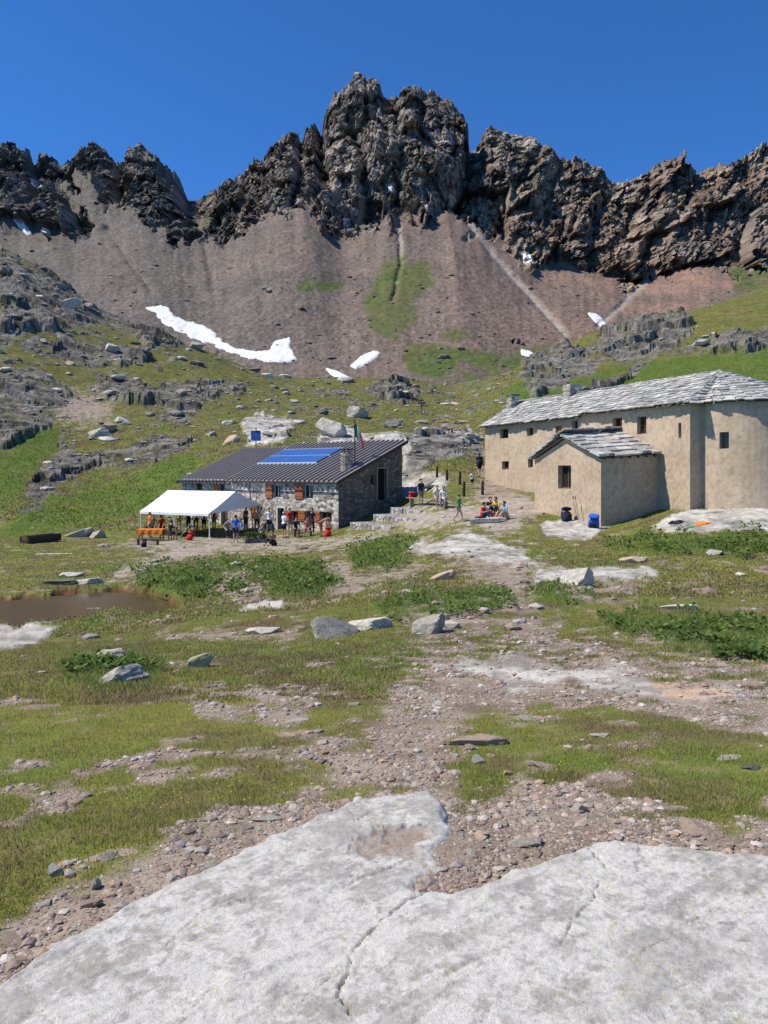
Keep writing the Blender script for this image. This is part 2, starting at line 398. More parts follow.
LUSH = [ # greener, taller growth
 ([(130,575),(170,565),(230,560),(330,565),(345,585),(330,598),(280,602),(240,600),(180,600),(140,590)], 5),
 ([(345,545),(400,536),(420,545),(390,572),(355,570)], 5), ([(370,605),(430,592),(510,592),(515,612),(450,618),(385,620)], 5),
 ([(528,596),(545,584),(590,586),(595,602),(560,608),(532,606)], 4), ([(595,622),(640,610),(700,616),(768,622),(900,640),(900,690),(768,668),(700,655),(640,640)], 6),
 ([(600,548),(640,535),(700,536),(768,532),(900,528),(900,548),(768,556),(680,556)], 4), ([(60,680),(80,660),(130,655),(165,665),(150,690),(100,700)], 8),
 ([(0,540),(20,505),(120,480),(180,455),(200,460),(180,490),(140,510),(110,520),(20,545)], 8), ([(0,400),(60,430),(50,450),(20,500),(-60,520),(-60,400)], 8),
 ([(500,395),(525,375),(560,385),(640,362),(768,345),(900,340),(900,390),(600,400),(520,408)], 6),
]
SLABPOLY = [(-900,1500),(-500,1180),(-200,1075),(0,988),(60,946),(120,915),(170,888),(215,868),(260,848),(300,826),(330,812),(350,803),(385,797),(425,793),(440,806),(441,832),(432,852),(428,868),(410,874),(400,884),(418,893),(450,894),(490,884),(530,870),(560,858),(590,848),(620,841),(650,846),(700,851),(768,857),(900,862),(1200,880),(1700,960),(2200,1500)]

def slabplane(x, y): return -1.655 - .012 * (y - 2.4) + .018 * x
ring = []
for a, b in SLABPOLY:
    Y = 3.0
    for _ in range(12): Y = -slabplane((a - CX) / F * Y, Y) * F / (b - HY)
    ring.append(((a - CX) / F * Y, Y))

def proj(x, y, z): return CX + F * x / y, HY - F * z / y
GREEN1 = np.array((.172,.172,.038)); GREEN2 = np.array((.092,.150,.022)); STRAW = np.array((.23,.185,.085)); BROWN = np.array((.135,.098,.055))
SOIL1 = np.array((.165,.122,.090)); SOIL2 = np.array((.33,.27,.212)); PALE = np.array((.52,.49,.43)); PALE2 = np.array((.26,.24,.21)); DROCK = np.array((.062,.056,.048)); DROCK2 = np.array((.27,.248,.21)); ORNG = np.array((.52,.30,.15))
def ground(x, y, want=True):
    x = np.asarray(x, float); y = np.asarray(y, float)
    zb = zbase(x, y); px, row = proj(x, np.maximum(y, .8), zb)
    lw = np.clip(y, 1, 300)
    # warp the outlines with world-space noise so that no border is a drawn line
    w = 5.0
    k1 = 1 / (0.07 * lw ** .85 + .10)
    wx = fbm(x * k1, y * k1, 3.1, 5, gain=.6) * 16; wy = fbm(x * k1, y * k1, 8.7, 5, gain=.6) * (10 + 60 / lw)
    qx, qr = px + wx, row + wy
    def m(lst, soft=1.0):
        o = np.zeros(x.shape)
        for poly, s in lst: o = np.maximum(o, np.clip(.5 + sdpoly(qx, qr, poly) / (s * soft), 0, 1))
        return o
    dsd = np.full(x.shape, -3.0)
    for poly, s in DIRT: dsd = np.maximum(dsd, np.clip(sdpoly(qx, qr, poly) / (s * 2.2), -3, 3))
    dirt = np.clip(.5 + dsd, 0, 1); slab = m(SLAB); rock = m(ROCK); lush = m(LUSH); pond = m([(POND, 4)])
    f03 = fbm(x / .35, y / .35, 1.0, 4); f1 = fbm(x / 1.3, y / 1.3, 2.0, 4); f4 = fbm(x / 4.5, y / 4.5, 4.0, 4); f15 = fbm(x / 16, y / 16, 6.0, 5)
    far = sstep(y, 58, 85)
    # scattered rock on the hills
    dens = np.where(px < 330, sstep(row, 410, 290) * .44 + .05, .0) * far
    dens = np.maximum(dens, far * .30 * (row > 372) * (row < 440) * (px > 150) * (px < 520) * np.clip(1 - np.abs(row - 402) / 40, 0, 1) * .52)
    rr = ridged(x / 9, y / 9, 1.7, 5) + .35 * f15
    rk = np.clip((rr - (.78 - .62 * dens)) / .10, 0, 1) * far * (dens > .02) * (lush < .5)
    rbig = sstep(rock * np.clip(.80 + 2.0 * (f4 + .12), 0, 1), .1, .9)
    rock = np.maximum(rock * np.clip(.80 + 2.0 * (f4 + .12), 0, 1), rk)
    # stony patches in the turf
    sp = np.clip((f1 + .85 * f03 - .24) / .22, 0, 1) * (1 - far) * (lush < .3) * np.clip(.55 + 1.6 * fbm(x / 5, y / 5, 9.9, 2), 0, 1)
    bare = np.clip(.5 + (dsd * .5 + .9 * f1 + 1.1 * f03) / .45, 0, 1)
    bare = np.maximum(bare, sp * .9)
    # tufts reclaiming parts of the bare ground away from the trail
    bare = bare * (1 - np.clip((fbm(x / .9, y / .9, 21.0, 3) - .30) / .1, 0, 1) * (y > 4.4) * .8 * (slab < .3) * (y < 14))
    z = zb + .030 * f1 * sstep(y, 2, 5) + .012 * f03 + .10 * f4 * sstep(y, 9, 22) * (1 - .5 * sstep(y, 34, 40) * (1 - far)) + far * .55 * f15 + sstep(y, 100, 170) * 1.5 * fbm(x / 38, y / 38, 3.3, 4)
    z += lush * .06 * sstep(y, 8, 16) + far * .35 * f4 * (1 - rock); z += .045 * np.exp(-((x - .30) / .28) ** 2 - ((y - 3.45) / .55) ** 2)
    # blocky relief of the outcrops
    ry = np.clip(y / 120, .10, 1.6)
    wxp = x + 2.2 * ry * fbm(x / (3 * ry), y / (3 * ry), 5.5, 3); wyp = y + 2.2 * ry * fbm(x / (3 * ry), y / (3 * ry), 15.5, 3)
    fa, fb, ca = cells(wxp / 9.5, wyp / 4.0, 3); fc, fd, cb = cells(wxp / 3.2, wyp / 1.7, 11)
    blk = np.clip(facet(wxp / 15 + wyp / 30, wyp / 9 - wxp / 40, 3, 1.8), -.25, .75) * 1.7 * rbig + facet(wxp / 6.5, wyp / 4.6, 13, 1.6) * (.16 + .34 * rbig) + facet(wxp / 2.6, wyp / 2.2, 23, 1.5) * .17 + .12 + .15 * rbig
    rk2 = sstep(rock, .15, .95)
    z += rk2 * far * (blk * np.clip(y / 120, .5, 1.3) )
    z += slab * far * (facet(wxp / 10, wyp / 9, 31, 1.8) * .8 + facet(wxp / 3.5, wyp / 3, 37, 1.6) * .25 + .3)
    z += slab * (1 - far) * ((cb - .3) * .10 - .05 * np.exp(-((fd - fc) / .05) ** 2)) * sstep(y, 5, 12)
    z = np.where(pond > .02, z * (1 - pond) + (-4.80) * pond, z)
    nr = y < 5.0
    if nr.any():
        s_in = np.full(x.shape, -9.0); s_in[nr] = sdpoly(x[nr] * 100, y[nr] * 100, [(p[0] * 100, p[1] * 100) for p in ring]) / 100; z = z - .13 * np.clip((s_in - .06) / .10, 0, 1)
    if not want: return z
    # albedo
    g = mixc(np.broadcast_to(GREEN1, x.shape + (3,)), GREEN2, np.clip(.30 + .95 * f4 + .5 * f1 + .6 * lush, 0, 1))
    g = mixc(g, STRAW, np.clip((.6 * f1 + .7 * f03 + .5 * fbm(x / 7, y / 7, 13, 3) + .03) * 2.0, 0, .8) * (1 - .85 * lush))
    g = mixc(g, BROWN, np.clip((fbm(x / 1.7, y / 1.7, 31, 5, gain=.6) + .02) * 3, 0, .8) * (1 - .8 * lush))
    g = g * (1 - .14 * far)[..., None]
    s = mixc(np.broadcast_to(SOIL1, x.shape + (3,)), SOIL2, np.clip(.5 + 1.0 * fbm(x / .8, y / .8, 41, 4) + .8 * f03 + .25 * sstep(y, 8, 30), 0, 1))
    p = mixc(np.broadcast_to(PALE2, x.shape + (3,)), PALE, np.clip(.60 + 1.5 * f03 + 1.3 * f1 + .8 * (cb - .5), 0, 1))
    org = np.clip(sdpoly(qx, qr, [(640,674),(700,680),(742,692),(730,702),(690,698),(650,690)]) / 4, 0, 1)
    dr = mixc(np.broadcast_to(DROCK, x.shape + (3,)), DROCK2, np.clip(.35 + 1.1 * f1 + .6 * (cb - .4), 0, 1))
    dr = mixc(dr, STRAW * .8, np.clip((f4 - .25) * 2, 0, .4))
    terr = np.clip(sdpoly(qx, qr, [(60,560),(160,535),(400,500),(560,490),(560,560),(400,556),(200,560),(80,590)]) / 6, 0, 1)
    s = mixc(s, np.array((.40,.35,.29)), .6 * terr)
    c = mixc(g, s, np.clip(bare, 0, 1)); c = mixc(c, p, np.clip(slab * 1.3 * np.clip(.95 + .9 * f1, .3, 1), 0, 1))
    c = mixc(c, ORNG, org * .75 * np.clip(.6 + f03 * 1.5, 0, 1)); c = mixc(c, dr, np.clip(rock, 0, 1))
    mud = np.array((.13,.065,.032)); c = mixc(c, mud, np.clip(pond * 1.6, 0, 1))
    return z, c, dict(bare=np.clip(bare, 0, 1), slab=slab, rock=rock, lush=lush, pond=pond, px=px, row=row)

cols = np.concatenate([np.linspace(-500, -110, 70)[:-1], np.arange(-110, 880, 1.55), np.linspace(880, 1300, 60)])
inv = np.arange(1700 / 2.0, 1700 / 25.0, -1.7); Yn = 1700 / inv
Yg = np.concatenate([[.8, 1.2, 1.6], Yn, np.exp(np.linspace(math.log(25.2), math.log(62), 250)), np.exp(np.linspace(math.log(62.2), math.log(230), 420)), np.exp(np.linspace(math.log(231), math.log(300), 30))])
GX, GY = np.meshgrid(cols, Yg); X = (GX - CX) / F * GY
gzv, gcol, gm = ground(X.ravel(), GY.ravel())
V = np.stack([X.ravel(), GY.ravel(), gzv], 1)
gf = gridfaces(len(Yg), len(cols)); me = meshnp('ground', V, gf)
setcol(me, gcol); me.polygons.foreach_set('use_smooth', ~((gm['rock'][gf].max(1) > .4)))
at = me.attributes.new('peb', 'FLOAT', 'POINT'); at.data.foreach_set('value', (gm['bare'] * (1 - gm['slab'])).astype(np.float32))
tag(link('ground', me, M['ground']), 'grassy alpine meadow with stony trails and rocky hillsides', None, None, 'structure')

def gz1(x, y): return float(ground(np.array([x]), np.array([y]), False)[0])
def at_px(px, row, lo=2.2, hi=290.0):
    """first point of the ground seen at this pixel"""
    Y = np.exp(np.linspace(math.log(lo), math.log(hi), 1500)); x = (px - CX) / F * Y
    r = HY - F * zbase(x, Y) / Y; k = int(np.argmax(r <= row)); Yk = Y[k]
    xk = (px - CX) / F * Yk; return xk, Yk, gz1(xk, Yk)

# pond water
bmw = []
for a, b in POND:
    Y = 4.44 * F / (b - HY); bmw.append(((a - CX) / F * Y, Y))
cxw = sum(p[0] for p in bmw) / len(bmw); cyw = sum(p[1] for p in bmw) / len(bmw)
n = NT('murky_water'); v = n.coord(); n.color(n.mix(n.noise(v, .6, 4), (.055,.032,.018), (.11,.065,.036))); n.b.inputs['Roughness'].default_value = .12
n.b.inputs['Specular IOR Level'].default_value = .35; n.bump(n.noise(v, 5, 3), .25, .02); M['water'] = n.m
mb = MB(); mb.add([(cxw + (p[0]-cxw) * 1.07, cyw + (p[1]-cyw) * 1.07, -4.60) for p in bmw], [tuple(range(len(bmw)))])
tag(mb.build('water', M['water']), 'shallow brown pond in the meadow below the white canopy', None, None, 'structure')

# ---------------------------------------------------------------- mountain
SKYL = [(-500,120),(-300,150),(-150,120),(-60,150),(0,141),(8,140),(18,150),(28,148),(35,166),(44,154),(54,155),(60,165),(68,158),(80,146),(92,141),(104,150),(112,160),(120,157),(130,145),(140,142),(148,152),(155,153),(165,166),(176,172),(183,188),(188,200),(198,201),(206,194),(218,187),(232,178),(245,168),(262,160),(272,146),(284,134),(296,129),(300,136),(306,121),(314,122),(320,132),(326,112),(334,97),(344,90),(352,84),(356,77),(372,75),(379,80),(384,95),(390,90),(398,93),(404,86),(418,84),(426,92),(434,88),(442,94),(452,101),(462,112),(469,126),(472,140),(478,142),(484,131),(490,125),(498,128),(512,133),(520,138),(532,138),(542,146),(550,152),(558,162),(568,162),(578,160),(590,166),(602,168),(610,178),(618,183),(628,182),(640,178),(650,171),(662,164),(676,158),(688,166),(700,170),(712,168),(726,166),(740,160),(752,152),(764,146),(775,135),(800,120),(850,130),(930,100),(1100,130),(1300,90)]
CB = [(-500,220),(0,236),(90,232),(150,226),(200,238),(250,220),(300,208),(345,226),(400,212),(450,214),(500,242),(540,262),(600,274),(640,280),(700,264),(768,262),(900,262),(1300,240)]
MROCK = [
 [(-500,100),(-300,100),(0,120),(100,120),(188,196),(186,206),(176,214),(165,222),(146,222),(138,214),(128,208),(118,212),(108,204),(104,190),(84,180),(66,182),(56,172),(44,190),(60,196),(86,214),(92,232),(80,236),(62,226),(48,228),(36,214),(20,226),(0,216),(-60,226),(-200,230),(-500,220)],
 [(178,216),(196,214),(200,228),(190,242),(172,242),(164,232)],
 [(188,202),(260,60),(500,60),(800,60),(1300,40),(1300,250),(900,258),(800,260),(768,262),(735,270),(718,262),(700,264),(684,270),(655,272),(640,282),(626,290),(612,272),(590,272),(574,266),(560,256),(545,262),(528,262),(508,250),(490,236),(480,226),(464,218),(440,214),(420,220),(405,210),(392,222),(372,226),(352,236),(338,228),(322,226),(312,212),(292,206),(270,214),(255,222),(240,238),(218,246),(204,238),(212,222),(196,212)],
]
GULLY = [([(388,84),(396,118),(398,140)], 4, 22), ([(402,160),(396,214)], 4, 14), ([(474,132),(470,165),(460,192),(440,215)], 7, 46), ([(318,128),(322,160),(330,185)], 5, 26), ([(300,132),(300,165),(292,200)], 5, 30), ([(352,130),(366,160),(362,180),(372,215)], 4, 24),
 ([(480,140),(485,165),(470,190),(455,212)], 4, 20), ([(540,150),(520,180),(505,215),(498,240)], 5, 22), ([(618,182),(600,210),(590,240),(592,270)], 6, 26), ([(560,165),(552,190),(545,225)], 4, 16), ([(700,172),(690,200),(660,230),(640,262)], 6, 24),
 ([(740,165),(720,200),(705,235)], 4, 18), ([(650,175),(640,205),(622,240)], 4, 16), ([(118,160),(112,190)], 5, 24), ([(36,168),(32,200)], 5, 24), ([(66,160),(62,190)], 5, 22), ([(150,156),(152,190)], 3, 16), ([(245,172),(238,200),(226,225)], 5, 18), ([(424,95),(420,130),(424,170)], 3, 12)]
SNOWP = [
 ('long white snow patch along the foot of the grey scree', [(148,308),(162,304),(176,318),(202,325),(214,334),(224,343),(240,349),(256,352),(270,350),(276,342),(290,338),(288,346),(297,360),(280,362),(262,361),(244,356),(216,346),(190,336),(165,323)]),
 ('short slanting snow patch on the scree right of the long one', [(350,366),(360,357),(374,351),(380,353),(370,361),(356,369)]),
 ('thin low snow streak below the slanting patch', [(326,369),(334,371),(344,375),(352,379),(342,380),(332,375)]),
 ('snow patch behind the crest of the right hill', [(589,314),(596,315),(602,320),(606,325),(600,324),(593,319)]),
 ('small round snow spot below the central cliffs on the right', [(523,255),(528,253),(532,259),(529,263),(524,261)]),
 ('snow streak high on the left scree below the cliffs', [(14,219),(20,220),(27,228),(30,234),(26,235),(19,228)]),
 ('small snow streak beside the leftmost peaks', [(30,178),(38,182),(44,188),(41,190),(33,185)]),
 ('tiny snow streak at the left edge of the scree', [(43,228),(50,232),(49,235),(43,231)]),
 ('snow scrap in the central gully under the main peak', [(387,184),(391,184),(396,192),(392,191)]),
 ('tiny snow dot at the foot of the central cliffs', [(344,218),(349,219),(349,226),(345,226)]),
 ('flat snow scrap beside the dark boulder below the scree', [(522,350),(530,352),(536,356),(528,356),(522,354)]),
]
px_m = np.concatenate([np.linspace(-500, -80, 60)[:-1], np.arange(-80, 850, 1.2), np.linspace(850, 1300, 60)])
NS, NC, NB = 230, 250, 30
sky_r = np.interp(px_m, *zip(*SKYL)); cb_r = pchip(*zip(*CB), px_m)
jag = fbm(px_m / 6.5, px_m * 0, 2.2, 4, gain=.65) * 7 + facet(px_m / 9.0, px_m * 0, 5, 1.2) * 3 + fbm(px_m / 2.2, px_m * 0, 9.2, 2) * 3
sky_r = sky_r + jag * np.where(np.abs(px_m - 192) < 10, .3, 1)
Pm = np.broadcast_to(px_m, (NS + NC + NB, px_m.size))
Yb = 650 + 25 * fbm(px_m / 90, px_m * 0, 1.1, 2); Yr = 765 + 30 * fbm(px_m / 60, px_m * 0, 4.1, 3) + 60 * np.exp(-((px_m - 192) / 22) ** 2)
def mountain(px, row): pass
Ym = np.zeros(Pm.shape); Zm = np.zeros(Pm.shape); Tm = np.zeros(Pm.shape)
z0 = -(395 - HY) * 285 / F; z1 = -(373 - HY) * 340 / F
zb_ = -(cb_r - HY) * Yb / F; zr_ = -(sky_r - HY) * Yr / F
nA = 30
for i in range(nA):
    t = i / nA; Ym[i] = 285 + 55 * t; Zm[i] = z0 - 6 * (1 - t) + (z1 - z0) * t
for i in range(nA, NS):
    t = (i - nA) / (NS - nA); Ym[i] = 340 + (Yb - 340) * t; Zm[i] = z1 + (zb_ - z1) * (t ** 1.08); Tm[i] = t
for i in range(NC):
    t = i / (NC - 1); Ym[NS + i] = Yb + (Yr - Yb) * (t ** 1.0); Zm[NS + i] = zb_ + (zr_ - zb_) * t; Tm[NS + i] = 1 + t
for i in range(NB):
    t = (i + 1) / NB; Ym[NS + NC + i] = Yr + 260 * t; Zm[NS + NC + i] = zr_ - (zr_ * .8) * t; Tm[NS + NC + i] = 2 + t
Xm = (Pm - CX) / F * Ym
rowm = HY - F * Zm / Ym
wx = fbm(Xm / 22, Zm / 16, 3.3, 4) * 9; wy = fbm(Xm / 22, Zm / 16, 7.3, 4) * 9
wr = 16 * facet(Pm / 9 + wx / 9, rowm / 30, 7, .5) + 10 * facet(Pm / 4 + wx / 9, rowm / 12, 17, .5)
rk = np.zeros(Pm.shape)
for poly in MROCK: rk = np.maximum(rk, np.clip(.5 + sdpoly((Pm + wx).ravel(), (rowm + wy + wr).ravel(), poly).reshape(Pm.shape) / 5, 0, 1))
rk = np.where(Tm > 1.92, np.maximum(rk, .9 * (np.abs(Pm - 192) > 8)), rk)
# small crags standing out of the scree
for (a, b, s) in [(408,322,0),(265,130,0),(466,238,4),(472,234,5),(400,312,0),(298,205,5),(515,340,4),(335,290,0)]:
    if s: rk = np.maximum(rk, np.clip(1.2 - np.hypot((Pm + wx * .4 - a), (rowm + wy * .4 - b) * 1.3) / s, 0, 1))
# diagonal strata on the right ridge, steep buttresses in the centre
lean = np.interp(Pm, [0, 300, 470, 560, 768], [.1, .0, .15, .65, .75])
U = Xm - lean * (Zm - 235) * .9; Wz = Zm
wu = 7 * fbm(Xm / 45, Zm / 45, 43.0, 2); wv = 7 * fbm(Xm / 45, Zm / 45, 53.0, 2)
d = 6 * ridged(U / 60, Wz / 90, .3, 4) + 22 * facet((U + wu) / 64, (Wz + wv) / 80, 3, 1.8) + 11 * facet((U + wu) / 24, (Wz + wv) / 34, 9, 2.0) + 7 * facet((U + wu * .6) / 9, (Wz + wv * .6) / 15, 21, 1.8) + 4 * facet((U + wu * .4) / 4.0, (Wz + wv * .4) / 5.5, 33, 1.6) + 1.8 * facet(U / 2, Wz / 2.4, 43, 1.5) + 3 * fbm(U / 9, Wz / 9, 5.3, 4, gain=.65)
cb1, cb2, cbv = cells(U / 7 + wx / 6, Wz / 9 + wy / 6, 9)
d = d - 4
for line, w, dep in GULLY:
    dl = sdline((Pm + wx * .5).ravel(), (rowm + wy * .3).ravel(), line).reshape(Pm.shape); d = d - .50 * dep * np.exp(-(dl / w) ** 2)
# the central towers bulge forward
for a, b, sx_, sy_, h in [(362,95,15,22,16),(400,150,45,50,16),(280,165,20,28,20),(310,160,7,35,14),(90,170,18,25,18),(150,185,22,25,22),(500,170,16,30,14),(560,215,30,40,12),(680,215,40,40,14),(20,190,20,30,14)]:
    d = d + .45 * h * np.exp(-((Pm - a) / sx_) ** 2 - ((rowm - b) / sy_) ** 2)
top = 1 - .45 * np.clip((Tm - 1.8) / .2, 0, 1)
Yd = Ym - rk * d * top
fan = ridged((Pm - 384) / 30 + Tm * .4, Tm * .6, 3.3, 2) - .5
Yd = Yd - (1 - rk) * (Tm > .001) * (4 * fan * np.clip(Tm, 0, 1) + 2.0 * fbm(Xm / 9, Ym / 14, 1.2, 4))
for line, w, dep in [([(468,222),(500,262),(535,300),(566,334)], 3.0, 5), ([(398,225),(402,262),(392,300)], 2.5, 4), ([(640,288),(600,325)], 3, 3), ([(205,245),(212,290)], 3, 4), ([(105,228),(150,290)], 3, 4)]:
    dl = sdline((Pm + wx * .3).ravel(), rowm.ravel(), line).reshape(Pm.shape); Yd = Yd + dep * np.exp(-(dl / w) ** 2)
Zd = Zm + rk * 1.6 * fbm(Xm / 10, Zm / 10, 12.2, 4) * (Tm < 1.99) + (1 - rk) * .8 * fbm(Xm / 3, Ym / 3, 2.0, 3)
Xd = Xm + rk * 1.2 * fbm(Xm / 12, Zm / 12, 22.2, 3)
# albedo
f1 = fbm(Xm / 30, Zm / 22, 1.5, 5); f2 = fbm(Xm / 7, Zm / 7, 6.5, 4); f3 = fbm(U / 60, Zm / 40, 16.5, 4)
sc = mixc(np.broadcast_to(np.array((.175,.152,.128)), Pm.shape + (3,)), np.array((.215,.163,.130)), np.clip((Pm - 180) / 260 + f1 * .8, 0, 1))
sc = mixc(sc, np.array((.29,.18,.135)), np.clip((Pm - 420) / 240, 0, 1) * np.clip(.5 + 1.2 * f1, 0, 1))
streak = fbm((Pm - 384) / 3.5 + 1.2 * f1, Tm * 1.5, 4.4, 3); spk = fbm(Xm / 1.9, Ym / 2.6, 61.0, 3, gain=.7); sc = .90 * sc * (1 + .26 * streak + .22 * f2 + .25 * f1 + .8 * spk)[..., None]
for line, w in [([(468,222),(500,262),(535,300),(566,334)], 3.2), ([(398,225),(404,262),(394,300)], 2.2), ([(650,278),(600,325)], 3)]:
    dl = sdline((Pm + wx * .3).ravel(), rowm.ravel(), line).reshape(Pm.shape); sc = mixc(sc, np.array((.36,.31,.265)), .85 * np.exp(-(dl / w) ** 2))
GR = [[(364,300),(385,265),(408,255),(414,268),(432,262),(430,284),(412,300),(416,322),(398,342),(372,334)], [(404,352),(412,342),(450,350),(520,352),(560,345),(560,400),(500,395),(440,378),(408,372)], [(298,286),(322,280),(345,286),(330,292),(305,292)], [(725,262),(790,240),(900,240),(900,300),(768,296),(735,292)], [(200,225),(216,214),(222,220),(208,230)], [(440,336),(455,330),(470,336),(452,342)]]
gr = np.zeros(Pm.shape)
for poly in GR: gr = np.maximum(gr, np.clip(.5 + sdpoly((Pm + wx).ravel(), (rowm + wy * .8).ravel(), poly).reshape(Pm.shape) / 8, 0, 1))
gr = np.clip(gr * (1.25 + 2.2 * f2 + 1.2 * f1), 0, 1) * .92
sc = mixc(sc, mixc(np.broadcast_to(np.array((.085,.125,.030)), Pm.shape + (3,)), np.array((.13,.13,.05)), np.clip(.4 + f1 * 2, 0, 1)), gr * (1 - rk))
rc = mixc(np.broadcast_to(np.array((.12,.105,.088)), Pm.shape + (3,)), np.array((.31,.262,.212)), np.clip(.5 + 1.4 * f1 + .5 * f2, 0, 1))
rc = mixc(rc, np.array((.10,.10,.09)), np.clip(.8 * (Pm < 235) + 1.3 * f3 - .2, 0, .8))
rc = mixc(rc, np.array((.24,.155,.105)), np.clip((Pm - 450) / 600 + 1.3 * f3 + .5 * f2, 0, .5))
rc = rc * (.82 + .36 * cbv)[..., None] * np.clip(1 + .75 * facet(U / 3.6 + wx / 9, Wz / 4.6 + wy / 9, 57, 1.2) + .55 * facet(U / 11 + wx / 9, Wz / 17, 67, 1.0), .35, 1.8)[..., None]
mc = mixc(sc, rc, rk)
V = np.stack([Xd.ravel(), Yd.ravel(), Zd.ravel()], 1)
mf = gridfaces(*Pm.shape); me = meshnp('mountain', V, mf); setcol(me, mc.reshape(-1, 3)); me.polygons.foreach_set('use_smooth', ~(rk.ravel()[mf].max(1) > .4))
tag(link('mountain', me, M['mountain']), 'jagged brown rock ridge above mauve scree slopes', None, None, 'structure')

# snow patches: draped shells on the scree
n = NT('old_snow'); v = n.coord(); n.color(n.mix(n.noise(v, .2, 5), (.60,.60,.60), (.80,.80,.79))); n.bump(n.noise(v, .5, 5), .6, .6); M['snow'] = n.m
colpx = px_m; rowfin = HY - F * Zd / Yd
for label, poly in SNOWP:
    P = np.array(poly, float); x0, y0 = P.min(0) - 3; x1, y1 = P.max(0) + 3
    ci = np.where((px_m > x0) & (px_m < x1))[0]; sub = rowfin[:NS + NC, ci]
    hit = np.where(((sub > y0) & (sub < y1)).any(1))[0]
    if len(hit) == 0: continue
    a, b = hit[0], hit[-1] + 1
    X_, Y_, Z_ = Xd[a:b, ci], Yd[a:b, ci], Zd[a:b, ci]
    pxx = CX + F * X_ / Y_
    s_ = sdpoly((pxx + wx[a:b, ci] * .30).ravel(), (rowfin[a:b, ci] + wy[a:b, ci] * .30).ravel(), poly).reshape(X_.shape)
    s_ = s_ + (0 if x1 - x0 < 40 else min(3.2, .10 * (x1 - x0 - 6))) * (fbm(X_ / 8, Y_ / 11, 3.0, 4, gain=.65) * 1.6 - .1); th = np.clip(s_ * .6 + .45, -2.5, .5)
    Vv = np.stack([X_, Y_ - th * .5, Z_ + th], -1)
    fc = gridfaces(*X_.shape); keep = (s_.ravel()[fc] > -2.5).all(1); fc = fc[keep]
    if len(fc) == 0: continue
    lab = np.arange(X_.size)                      # keep the largest connected piece
    for _ in range(400):
        mn = lab[fc].min(1); old = lab.copy()
        for q in range(4): np.minimum.at(lab, fc[:, q], mn)
        if (lab == old).all(): break
    fl = lab[fc[:, 0]]; u_, n_ = np.unique(fl, return_counts=True); fc = fc[fl == u_[n_.argmax()]]
    used = np.unique(fc); rm = -np.ones(X_.size, int); rm[used] = np.arange(len(used))
    o = link('snow_patch', meshnp('snow_patch', Vv.reshape(-1, 3)[used], rm[fc]), M['snow'])
    tag(o, label, 'snow patch', 'old snow patches below the cliffs')
# ---------------------------------------------------------------- foreground bedrock slab (the rock the picture was taken from)
gx = np.arange(-3.3, 3.3, .0068); gy = np.arange(0.9, 4.75, .0068); SXg, SYg = np.meshgrid(gx, gy)
wxx = fbm(SXg / .22, SYg / .22, 1.2, 5, gain=.55) * .07; wyy = fbm(SXg / .22, SYg / .22, 5.2, 5, gain=.55) * .07
# sdpoly works with margins in units of 40, so scale metres up
sdist = .025 + sdpoly((SXg + wxx).ravel() * 100, (SYg + wyy).ravel() * 100, [(p[0] * 100, p[1] * 100) for p in ring]).reshape(SXg.shape) / 100
edge = np.clip(sdist / .03, -2.6, 1)
ang = R(38); ud = SXg * math.cos(ang) + SYg * math.sin(ang); vd = -SXg * math.sin(ang) + SYg * math.cos(ang)
layer = fbm(vd / .42, ud / 2.4, 3.3, 4); _q = layer * 6 + .35 * fbm(SXg / .1, SYg / .1, 2.2, 3); step1 = (np.floor(_q) + sstep(_q - np.floor(_q), .80, 1.0)) / 6
rel = .010 * fbm(SXg / .9, SYg / .9, 8.8, 4) + .010 * facet(ud / .75 + wxx * 3, vd / .30 + wyy * 3, 5, .8) + .0045 * facet(ud / .22 + wxx * 6, vd / .11 + wyy * 6, 15, 1.0) + .010 * step1 + .0075 * fbm(SXg / .06, SYg / .06, 2.8, 5, gain=.7) + .006 * ridged(ud / .5, vd / .05, 1.2, 3) * np.clip(.5 + 1.5 * fbm(SXg / .5, SYg / .5, 33, 2), 0, 1)
crk = np.zeros(SXg.shape); jx = .012 * facet(SXg / .04, SYg / .04, 3, .5); jy = .012 * facet(SXg / .04, SYg / .04, 13, .5)
for line, w, dp in [([(352,1024),(340,985),(352,955),(385,920),(405,902),(430,893)], .010, .045), ([(590,850),(604,872),(596,900),(570,925),(556,960)], .010, .03), ([(165,945),(200,915),(245,893)], .006, .018), ([(300,1005),(318,990),(330,975)], .006, .014), ([(640,960),(700,915),(768,900)], .006, .010), ([(180,1024),(205,1000),(232,985)], .006, .014), ([(345,806),(352,822),(385,828),(425,824)], .008, .03), ([(400,868),(380,872),(352,862),(352,838)], .008, .02), ([(480,1024),(520,985),(530,960)], .005, .010)]:
    L = []
    for a, b in line:
        Y = -slabplane(0, 3) * F / (b - HY); Y = -slabplane((a - CX) / F * Y, Y) * F / (b - HY); L.append(((a - CX) / F * Y * 100, Y * 100))
    dl = sdline((SXg + wxx * .6 + jx).ravel() * 100, (SYg + wyy * .6 + jy).ravel() * 100, L).reshape(SXg.shape) / 100
    w2 = w * .28 * (.9 + 1.6 * fbm(SXg / .12, SYg / .12, 4.4, 3)).clip(.15); crk = np.maximum(crk, np.exp(-(dl / w2) ** 2)); rel -= .55 * dp * np.exp(-(dl / w2) ** 2)
fine = np.clip((.035 - np.abs(fbm(vd / .55, ud / 3.2, 41.0, 4))) / .03, 0, 1) * np.clip(fbm(SXg / .7, SYg / .7, 12.0, 2) * 3, 0, 1); rel -= .004 * fine
